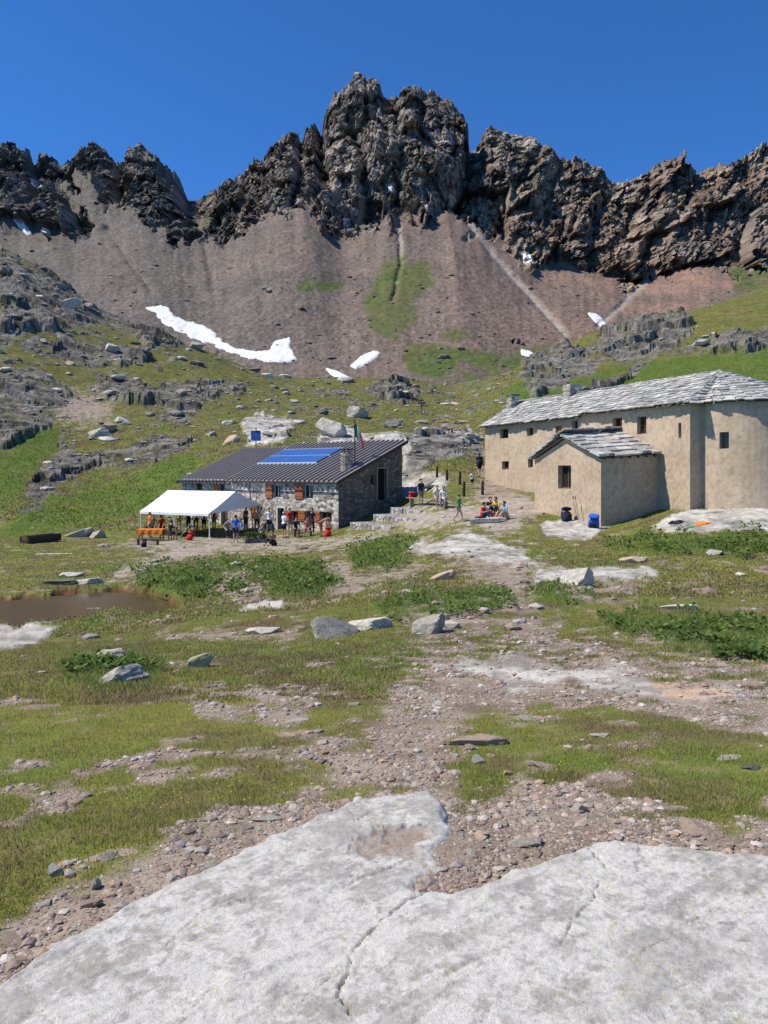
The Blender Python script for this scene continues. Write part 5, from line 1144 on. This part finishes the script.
def person(px, row, pose, rz, shirt, pants, label, hair='dark', skin=None, size=1.0, group=None, shorts=True, hat=None, pos=None, dz=0.0):
    J = joints(pose); V_ = lambda k: Vector(J[k]); skin = skin or SKIN
    x, y, z = pos if pos else at_px(px, row)
    t = empty('person', (x, y, z + dz), rz, label, 'person', group); t.scale = (size,) * 3
    names = ['pelvis','belly','chest','neckb','neck','head','top','nose']; rad = [(.125,.10),(.115,.09),(.135,.095),(.085,.07),(.052,.052),(.082,.095),(.06,.07),(.014,.014)]
    pts = [(J[k], r_) for k, r_ in zip(names, rad)]; ed = [(0,1),(1,2),(2,3),(3,4),(4,5),(5,6),(5,7)]
    def addp(p, r_, par): pts.append((tuple(p), r_)); ed.append((par, len(pts) - 1)); return len(pts) - 1
    for s, k in ((-1, 'L'), (1, 'R')):
        a = addp(J['sh'+k], .058, 3); b = addp(J['el'+k], .040, a); c = addp(J['wr'+k], .027, b)
        dr = (V_('wr'+k) - V_('el'+k)).normalized(); sd_ = dr.cross(Vector((0, 1, 0))); sd_ = sd_.normalized() if sd_.length > .1 else Vector((1, 0, 0)); pm = V_('wr'+k) + dr * .07; d = addp(pm, (.036, .018), c)
        for i in range(4):
            q = pm + dr * .035 + sd_ * (i - 1.5) * .022; e = addp(q, .009, d); ln_ = (.035, .045, .042, .032)[i]; f = addp(q + dr * ln_ + Vector((0, -.012, 0)), .008, e)
        e = addp(V_('wr'+k) + dr * .035 - sd_ * .04 + Vector((0, -.01, 0)), .010, c); addp(V_('wr'+k) + dr * .075 - sd_ * .058 + Vector((0, -.02, 0)), .008, e)
        a = addp(J['hip'+k], .088, 0); b = addp(J['kn'+k], .056, a); c = addp(J['an'+k], .036, b); addp(J['toe'+k], (.042, .026), c)
    link('body', skin_mesh('body', pts, ed), skin, t)
    if shirt:
        P = [(J['belly'], (.135,.108)), (J['chest'], (.152,.112)), (J['neckb'], (.10,.082)), (tuple(V_('pelvis') + Vector((0, 0, .03))), (.142,.115))]; E = [(3,0),(0,1),(1,2)]
        for k in 'LR': P.append((J['sh'+k], .072)); E.append((2, len(P)-1)); P.append((tuple(V_('sh'+k).lerp(V_('el'+k), .75)), .056)); E.append((len(P)-2, len(P)-1))
        link('shirt', skin_mesh('shirt', P, E), cloth(shirt), t)
    P = [(tuple(V_('pelvis') + Vector((0, 0, .02))), (.146,.12))]; E = []
    for k in 'LR':
        P.append((J['hip'+k], .104)); E.append((0, len(P)-1)); kk_ = V_('hip'+k).lerp(V_('kn'+k), .8 if shorts else 1.0); P.append((tuple(kk_), .078)); E.append((len(P)-2, len(P)-1))
        if not shorts: P.append((tuple(V_('kn'+k).lerp(V_('an'+k), .85)), .055)); E.append((len(P)-2, len(P)-1))
    link('shorts' if shorts else 'trousers', skin_mesh('legwear', P, E), cloth(pants), t)
    hd = V_('top') - V_('head'); hd.normalize(); back = (V_('head') - V_('nose')).normalized(); v, f = ICO[3]; cen = V_('head') + hd * .045 + back * .025
    hv = np.array([tuple(cen + Vector(p) * .103) for p in v]); keepf = [q for q in f if min((Vector(v[i]).dot(hd) * .9 + Vector(v[i]).dot(back) * .75) for i in q) > -.12]
    hm = meshnp('hair', hv, np.array(keepf)); link('hair', hm, cloth(hat) if hat else HAIR[hair], t)
    ez = MB(); rt = hd.cross(back).normalized()
    for s in (-1, 1): c0 = V_('head') - back * .088 + rt * s * .032 + hd * .012; ez.bar(c0, c0 - back * .012, .010, 6)
    ez.build('eyes', HAIR['dark'], t)
    sh = MB()
    for k in 'LR':
        P = [(J['an'+k], .05), (J['toe'+k], (.052, .034))]; link('shoe', skin_mesh('shoe', [(J['an'+k], (.052,.052)), (J['toe'+k], (.054,.036))], [(0,1)]), cloth('brown' if size > .9 else 'grey'), t)
    return t
W = math.pi
person(235.7, 543, 'stand', W, 'blue', 'navy', 'standing person in blue shirt and dark shorts with back turned by the canopy')
person(257, 533, 'akimbo', .3, None, 'black', 'bare-chested tanned person standing against the hut wall right of the canopy', skin=SKIN_T)
person(274, 546, 'ground', -.6, 'brown', 'black', 'person in brown crouching on the ground in front of the hut', shorts=False)
person(284, 539, 'talk', 2.4, 'white', 'navy', 'standing person in white shirt and dark shorts before the hut door', hair='grey')
person(321, 537, 'bend', 1.2, None, 'salmon', 'bare-backed person bending over beside the hut corner', skin=SKIN_T)
person(170, 541, 'sit', 2.6, 'black', 'navy', 'seated person in black at the left edge of the canopy', group=None)
person(179, 531, 'stand', .4, 'yellow', 'khaki', 'standing person in yellow shirt under the canopy')
person(188.5, 531, 'talk', -.4, 'black', 'black', 'standing person in black clothes under the canopy', shorts=False)
person(458.5, 522, 'walk', 1.3, 'green', 'tan', 'child in green shirt walking past the bench', hair='brown', size=.86)
person(482, 520, 'ground', .9, 'red', 'navy', 'person in red shirt sitting on the ground by the flat white rock', shorts=False)
person(497, 514, 'ground', -.7, 'yellow', 'black', 'person in yellow shirt sitting behind the flat white rock', shorts=False)
person(489.5, 514, 'ground', .2, 'navy', 'grey', 'person in dark blue sitting between the red and the yellow shirts', shorts=False)
wk = person(479.5, 477.5, 'walk', W + .2, 'black', 'black', 'hiker in dark clothes walking up the path beside the chapel', hair='dark')
person(472, 489, 'stand', .5, 'white', 'navy', 'small child in white top standing on the path behind the bench', size=.66, hair='brown')

person(262, 538, 'ground', .4, 'grey', 'navy', 'person in grey sitting on the ground by the leaf planter', shorts=True)
person(204, 533, 'stand', W - .4, 'green', 'black', 'standing person in green under the right half of the canopy')
person(214, 531, 'stand', .9, 'red', 'khaki', 'standing person in red under the right half of the canopy')
person(312, 535, 'stand', -.3, 'navy', 'black', 'standing person in navy close to the lower hut windows', shorts=False)
person(246, 531, 'talk', -.6, 'khaki', 'brown', 'standing person in khaki shirt behind the leaf planter', shorts=False)
person(290, 534, 'stand', .7, 'red', 'grey', 'standing person in red shirt close to the hut wall behind the white shirt')
person(269, 533, 'akimbo', .1, 'white', 'navy', 'person in white shirt with hands on hips left of the hut door')
person(196, 531, 'stand', 0, 'sky', 'navy', 'standing person in light blue under the middle of the canopy')
person(150, 538, 'stand', 2.2, 'orange', 'grey', 'standing person in orange shirt at the table with the orange cloth', hair='brown')
person(421, 507, 'stand', .5, 'navy', 'khaki', 'standing person in navy shirt near the middle of the long bench')
person(506, 519, 'ground', -1.0, 'sky', 'tan', 'person in light blue sitting on the ground right of the picnickers', shorts=False)
def plank_bench(px0, r0, px1, r1, label, h=.44, d=.32, back=False, mat='wood_grey', name='bench', cat='bench', yoff=0.0):
    a = Vector(at_px(px0, r0)); b = Vector(at_px(px1, r1)); a.y += yoff; b.y += yoff; mid = (a + b) / 2; L_ = (b.xy - a.xy).length; rz = math.atan2(b.y - a.y, b.x - a.x); mid.z = gz1(mid.x, mid.y)
    t = empty(name, mid, rz, label, cat); s = MB()
    for k in range(3): s.box(-L_/2, L_/2, -d/2 + k * d/3, -d/2 + (k + 1) * d/3 - .02, h - .045, h)
    s.build('seat' if cat == 'bench' else 'tabletop', M[mat], t)
    for x_ in (-L_ * .40, L_ * .40): s = MB(); s.box(x_ - .05, x_ + .05, -d/2 + .03, d/2 - .03, -.25, h - .045); s.build('leg', M[mat], t)
    if back:
        s = MB(); s.box(-L_/2, L_/2, d/2 - .02, d/2 + .02, h + .15, h + .36); s.box(-L_ * .4 - .04, -L_ * .4 + .04, d/2 + .02, d/2 + .07, -.1, h + .36); s.box(L_ * .4 - .04, L_ * .4 + .04, d/2 + .02, d/2 + .07, -.1, h + .36); s.build('backrest', M[mat], t)
    return t, L_
bt, bl = plank_bench(408, 508, 450, 509, 'long weathered wooden bench on the terrace right of the hut')
for k, px in enumerate((437.5, 444.5)):
    loc = Vector(bt.location); q = (px - 429) / (450 - 408) * bl; xx = loc.x + q * math.cos(bt.rotation_euler.z); yy = loc.y + q * math.sin(bt.rotation_euler.z)
    person(0, 0, 'sit', .25 - .5 * k, 'white', ['khaki', 'grey'][k], ['person in white shirt and khaki shorts seated on the long bench', 'person in white shirt and grey trousers seated at the right end of the long bench'][k], pos=(xx, yy - .02, loc.z - .02), hair='grey' if k else 'brown', shorts=(k == 0))
b2, l2 = plank_bench(292, 537, 312, 537, 'short wooden bench against the hut front below the lower windows', yoff=.3)
for k, px in enumerate((297, 306)):
    loc = Vector(b2.location); q = (px - 302) / 20 * l2
    person(0, 0, 'sit', .3 - .4 * k, ['navy', 'salmon'][k], ['brown', 'black'][k], ['person in dark blue top seated on the short bench by the hut', 'person in salmon top seated on the short bench by the hut'][k], pos=(loc.x + q, loc.y - .03, loc.z - .02), shorts=bool(k))
# tables under and beside the canopy
def table(px0, px1, row, label, top, d=.85, h=.72, clothmat=None, yoff=.4):
    a = Vector(at_px(px0, row)); b = Vector(at_px(px1, row)); mid = (a + b) / 2; mid.y += yoff; mid.z = gz1(mid.x, mid.y); L_ = (b.xy - a.xy).length; t = empty('picnic_table', mid, 0, label, 'table'); s = MB()
    s.box(-L_/2, L_/2, -d/2, d/2, h - .05, h); s.build('tabletop', M[top], t, bevel=.01)
    for sx in (-1, 1):
        for sy in (-1, 1): s = MB(); s.box(sx * (L_/2 - .12) - .035, sx * (L_/2 - .12) + .035, sy * (d/2 - .1) - .035, sy * (d/2 - .1) + .035, -.25, h - .05); s.build('leg', M['wood'], t)
    if clothmat:
        c_ = bpy.data.meshes.new('tablecloth'); xs = np.linspace(-L_/2 - .04, L_/2 + .04, 25); ys = [-d/2 - .04, -d/2 - .03, -d/2, 0, d/2, d/2 + .03, d/2 + .04]; zs = [-.34, -.17, 0, 0, 0, -.17, -.34]
        Vv = [(xv, yv + (.02 * math.sin(xv * 14) if zv < 0 else 0), h + .006 + zv * (1 + .15 * math.sin(xv * 9))) for yv, zv in zip(ys, zs) for xv in xs]; o = link('tablecloth', meshnp('tablecloth', np.array(Vv), gridfaces(7, 25), False), clothmat); o.location = mid; o.modifiers.new('t', 'SOLIDIFY').thickness = .008
        tag(o, 'orange tablecloth over the outdoor table left of the canopy', 'tablecloth')
    return t
table(137, 162, 541, 'wooden table under an orange cloth left of the canopy', 'wood', clothmat=cloth('orange'))
table(172, 196, 537, 'long grey table under the left half of the canopy', 'wood_grey')
plank_bench(136, 545, 160, 545, 'low dark bench in front of the orange-covered table', yoff=.0, mat='wood', h=.40)
plank_bench(144, 532, 166, 532, 'wooden bench behind the orange-covered table', yoff=.1, mat='wood')
for px, sh, lb in ((153, 'tan', 'person in tan top seated behind the orange-covered table'), (161, 'red', 'person in red top seated behind the orange-covered table')):
    x, y, z = at_px(px, 533); person(0, 0, 'sit', .2, sh, 'navy', lb, pos=(x, y + .1, z - .02), hair='brown')
def seat_stool(x, y, label):
    z = gz1(x, y); t = empty('stool', (x, y, z), 0, label, 'stool'); s = MB(); s.bar((0, 0, .40), (0, 0, .45), .18, 12); s.build('seat', M['wood'], t)
    for k in range(4): s = MB(); a = k * W / 2 + .8; s.bar((.10 * math.cos(a), .10 * math.sin(a), .40), (.17 * math.cos(a), .17 * math.sin(a), -.1), .02, 6); s.build('leg', M['wood'], t)
x, y, z = at_px(170, 541); seat_stool(x, y, 'wooden stool under the seated person in black')
x, y, z = at_px(227, 538); seat_stool(x, y, 'wooden stool left of the person in blue'); person(0, 0, 'sit', .5, 'grey', 'navy', 'person in grey top seated left of the person in blue', pos=(x, y, z), shorts=False)
x, y, z = at_px(242, 538); seat_stool(x, y, 'wooden stool right of the person in blue'); person(0, 0, 'sit', -.5, 'sky', 'black', 'person in light blue top seated right of the person in blue', pos=(x, y, z), shorts=False)

# ---------------------------------------------------------------- rucksacks and clothes
def front(px, row, dy):
    x, y, z = at_px(px, row); y2 = y - dy; x2 = x * y2 / y; return (x2, y2, gz1(x2, y2))
def backpack(px, row, w, col, label, rz=0.0, tilt=0.0, pos=None, trim='black'):
    x, y, z = pos if pos else at_px(px, row); s = w * y / F / .34 * .52 if pos is None else w
    t = empty('backpack', (x, y, z), rz, label, 'backpack'); t.scale = (s * 1.3, s * 1.25, s * .95); t.rotation_euler = (tilt - .30, .15, rz)
    me_ = meshnp('pack', *[q for q in (lambda v, f: (np.sign(v) * np.abs(v) ** .62 * np.array((.17, .12, .28)) * (1 - .22 * v[:, 2:3]) * np.array((1, 1, 1)) + np.array((0, 0, .27)), f))(*ICO[3])]); link('body', me_, cloth(col), t)
    me_ = meshnp('lid', *(lambda v, f: (np.sign(v) * np.abs(v) ** .6 * np.array((.165, .13, .07)) + np.array((0, -.01, .60)), f))(*ICO[3])); link('lid', me_, cloth(col), t)
    me_ = meshnp('pocket', *(lambda v, f: (np.sign(v) * np.abs(v) ** .6 * np.array((.11, .05, .13)) + np.array((0, -.13, .22)), f))(*ICO[3])); link('pocket', me_, cloth(trim), t)
    for sx in (-1, 1): m_ = MB(); m_.tube([(sx * .08, .11, .56), (sx * .10, .17, .42), (sx * .11, .15, .22), (sx * .10, .10, .10)], .018, 6); m_.build('strap', cloth('black'), t)
backpack(567, 517.5, 1.15, 'navy', 'dark blue backpack leaning at the annex wall below the window', .4, pos=front(567, 517.5, 1.3))
backpack(593.5, 528, 1.15, 'blue', 'bright blue backpack lying at the corner of the annex', -.5, .7, pos=front(593.5, 527, .5))
backpack(143.5, 547, 8, 'navy', 'navy backpack on the ground by the low dark bench', .2)
backpack(327.5, 537, 10, 'red', 'red backpack at the foot of the bare-backed person', .3, trim='red')
backpack(189, 541, 9, 'red', 'red bag on the ground under the canopy', -.2, trim='red')
backpack(410, 501.5, 10, 'red', 'red bag near the left end of the long bench', .5, .5, trim='red')
wl = Vector(wk.location); backpack(0, 0, .95, 'navy', 'large dark backpack carried by the hiker on the path', W + .2 + W, 0, pos=(wl.x - .02, wl.y - .22, wl.z + .92))
def garment(px, row, w, col, label, seed):
    x, y, z = at_px(px, row); s = w * y / F / 2; g = np.linspace(-1, 1, 22); a, b = np.meshgrid(g, g); r_ = np.hypot(a, b) * (1 + .3 * fbm(a * 2 + seed, b * 2, seed, 2)); h = .30 * (1 - r_ ** 2) + .22 * fbm(a * 2.5 + seed, b * 2.5, 1.0 + seed, 3)
    keep_ = (r_ < 1.0); X_ = x + a * s; Y_ = y + .5 * b * s; gz0 = ground(X_.ravel(), Y_.ravel(), False).reshape(X_.shape); Z_ = gz0 + np.maximum(h, .04) * s * .8; fcs = gridfaces(22, 22); fcs = fcs[keep_.ravel()[fcs].all(1)]
    used = np.unique(fcs); rm_ = -np.ones(X_.size, int); rm_[used] = np.arange(used.size)
    o = link('jacket', meshnp('jacket', np.stack([X_ - x, Y_ - y, Z_ - z], -1).reshape(-1, 3)[used], rm_[fcs]), cloth(col)); o.location = (x, y, z); o.modifiers.new('t', 'SOLIDIFY').thickness = .02; tag(o, label, 'garment')
garment(676, 523, 17, 'black', 'crumpled black jacket lying on the pale rock below the apse', 1); garment(702, 524, 18, 'orange', 'orange jacket spread on the pale rock below the apse', 5); garment(690, 527, 10, 'green', 'small green cloth between the black and orange jackets', 9)
garment(569, 521, 8, 'yellow', 'small yellow bag on the ground between the two annex backpacks', 3); garment(499, 516, 14, 'red', 'red blanket on the ground behind the flat white rock', 7)
x, y, z = front(577, 519, 1.2); tp = empty('trekking_poles', (x, y, z), 0, 'trekking poles leaning against the annex wall between the backpacks', 'trekking poles')
for k in range(2): q = MB(); q.bar((.1 * k, -.1, 0), (.1 * k - .12, .25, 1.15), .012, 6); p_ = q.build('shaft', M['iron'], tp); q = MB(); q.bar((.1 * k - .12, .25, 1.15), (.1 * k - .135, .29, 1.28), .025, 6); q.build('grip', cloth('black'), p_)

# ---------------------------------------------------------------- posts, flag, sign, solar panel, trough, planter, steps
for px, row, h, lb in ((437, 477, 11, 'leftmost of the dark wooden posts behind the bench'), (447, 481, 11, 'second dark wooden post from the left behind the bench'), (460, 485, 13, 'third dark wooden post from the left behind the bench'), (464, 497, 15, 'dark wooden post right of the bench nearest the child in green'), (482.5, 495, 14, 'dark wooden post on the path right of the others')):
    x, y, z = at_px(px, row); hh = h / F * y; o = MB(); rg = random.Random(int(px)); o.bar((0, 0, -.25), (rg.uniform(-.03, .03), 0, hh * .55), .10, 8, .09); o.bar((rg.uniform(-.01, .01), 0, hh * .55), (.02, 0, hh), .09, 8, .075)
    tag(o.build('wooden_post', simple('charred_wood', (.045,.035,.028), .9) if 'M_post' not in globals() else M_post, loc=(x, y, z)), lb, 'post', 'dark posts behind the bench'); M_post = bpy.data.materials.get('charred_wood')
x, y, z = at_px(432, 487); o = stone_obj(6, 'stone_dark', .5, x, y, z, .3, name='boulder', label='low dark boulder beside the leftmost wooden post', cat='boulder')
fs, fw = .95, 2.35
IV = Vector((0, 0, 0)); fb = H0 + hu * fs + hn * fw; fb.z = HE + sl * fw + .1; fx = empty('flagpole', fb, 0, 'flagpole with a limp green white and red flag above the hut chimney', 'flagpole'); q = MB(); q.bar((0, 0, -.15), (0, 0, 3.0), .035, 8); q.bar((0, 0, 3.0), (0, 0, 3.06), .06, 8); q.build('pole', M['iron'], fx)
n = NT('flag_cloth'); uvv = n.n('Attribute', attribute_name='col'); n.color(uvv.outputs['Color']); M['flag'] = n.m
gu, gv = np.meshgrid(np.linspace(0, 1, 31), np.linspace(0, 1, 13)); fxx = .02 + .62 * gu * (.75 + .25 * gv); fz = 2.85 - .95 * gv - .85 * gu ** 1.3 + .08 * gu * np.sin(gv * 5); fy = .10 * np.sin(gu * 11 + gv * 2) * gu ** .5
me = meshnp('flag', np.stack([fxx, fy, fz], -1).reshape(-1, 3), gridfaces(13, 31)); setcol(me, np.where((gu < .34)[..., None], (.02,.22,.07), np.where((gu < .67)[..., None], (.78,.78,.75), (.62,.03,.04))).reshape(-1, 3)); o = link('flag', me, M['flag'], fx); o.modifiers.new('t', 'SOLIDIFY').thickness = .006
x, y, z = at_px(421.5, 417); h_ = 17 / F * y; sp = empty('trail_sign', (x, y, z), 0, 'wooden trail signpost standing on the grassy rise behind the hut', 'signpost'); q = MB(); q.bar((0, 0, -.3), (0, 0, h_), .09, 8); q.build('post', M['wood'], sp); q = MB(); q.box(-.55, .65, -.14, -.09, h_ * .62, h_ * .62 + .32); q.build('sign_board', M['wood'], sp); q = MB(); q.box(-.62, .35, -.14, -.09, h_ * .62 + .42, h_ * .62 + .68); q.build('sign_board', M['wood'], sp)
x, y, z = -12.05, 77.2, 0; z = gz1(x, y); zt = (470 - 431) / F * y; tpv = empty('pole_solar_panel', (x, y, z), 0, 'small blue solar panel on a pole on the pale rock behind the hut', 'solar panel'); q = MB(); q.bar((0, 0, -.5), (0, 0, zt - z + .3), .05, 8); q.build('pole', M['iron'], tpv)
mt = Matrix.Translation((.0, -.12, zt - z - .45)) @ Matrix.Rotation(.25, 4, 'Z') @ Matrix.Rotation(R(-20), 4, 'X'); q = MB(); q.box(-.47, .47, -.03, .0, -.52, .52, mt); q.build('frame', M['alu'], tpv)
for a, b in ((-.44, -.02), (.02, .44)): q = MB(); q.box(a, b, -.045, -.032, -.49, .49, mt); q.build('panel', M['pv'], tpv)
x0_, y0_, z0_ = at_px(24, 544); x1_, y1_, z1_ = at_px(57, 541); lg = empty('wooden_trough', ((x0_+x1_)/2, (y0_+y1_)/2, (z0_+z1_)/2), math.atan2(y1_-y0_, x1_-x0_), 'dark hollowed log trough lying in the far left meadow', 'trough'); L_ = math.hypot(x1_-x0_, y1_-y0_); q = MB()
prof = [(-.30,.0),(-.34,.25),(-.30,.45),(-.22,.45),(-.18,.2),(.18,.2),(.22,.45),(.30,.45),(.34,.25),(.30,.0)]
q.prism([(-L_/2, a, b) for a, b in prof], (L_, 0, 0)); q.build('log', simple('dark_wet_wood', (.06,.045,.035), .8, .3), lg); q = MB(); q.box(-L_/2 + .02, -L_/2 + .12, -.19, .19, .15, .44); q.box(L_/2 - .12, L_/2 - .02, -.19, .19, .15, .44); q.build('end_block', M['wood'], lg)
def planter(px0, px1, row, label):
    a = Vector(at_px(px0, row)); b = Vector(at_px(px1, row)); t = empty('planter', (a + b) / 2, 0, label, 'planter'); L_ = (b - a).length; q = MB(); q.box(-L_/2, L_/2, -.22, .22, -.2, .28); q.build('trough', M['masonry_dark'], t, bevel=.02)
    r = np.random.RandomState(int(px0)); N = 420; o_ = np.stack([r.uniform(-L_/2, L_/2, N), r.uniform(-.25, .25, N), .26 + r.rand(N) * .34], 1); aa_ = r.uniform(0, 6.28, N); U_ = np.stack([np.cos(aa_), np.sin(aa_), r.uniform(0, .8, N)], 1) * .14; W_ = np.stack([-np.sin(aa_), np.cos(aa_), 0 * aa_], 1) * .05
    V = np.stack([o_, o_ + U_ * .5 + W_, o_ + U_, o_ + U_ * .5 - W_], 1); me_ = meshnp('foliage', V.reshape(-1, 3), np.arange(N * 4).reshape(-1, 4)); setcol(me_, np.repeat(np.array([(.06,.13,.03)]) * r.uniform(.7, 1.4, (N, 1)), 4, 0)); link('foliage', me_, M['blade'], t)
planter(247, 266, 543, 'long stone planter of green leaves in front of the hut')
STEPS = [(391, 421, 513, 'top stone step leading up beside the hut gable'), (374, 414, 521, 'middle stone step beside the hut gable'), (350, 392, 529, 'bottom stone step beside the hut gable')]
for px0, px1, row, lb in STEPS:
    a = Vector(at_px(px0, row + 1)); b = Vector(at_px(px1, row)); mid = (a + b) / 2; L_ = (b.xy - a.xy).length; rz = math.atan2(b.y - a.y, b.x - a.x); q = MB(); rg = random.Random(px0); n_ = 7; zt = max(a.z, b.z, mid.z) - mid.z + .12
    for k in range(n_):
        x0_ = -L_/2 + L_ * k / n_; x1_ = -L_/2 + L_ * (k + 1) / n_ - .02; q.box(x0_, x1_, -.05 + rg.uniform(-.05, .05), 1.15 + rg.uniform(-.1, .1), -.6, zt + rg.uniform(-.02, .02))
    tag(q.build('stone_step', M['cobble'], loc=mid, rz=rz, bevel=.02), lb, 'step', 'stone steps beside the hut')
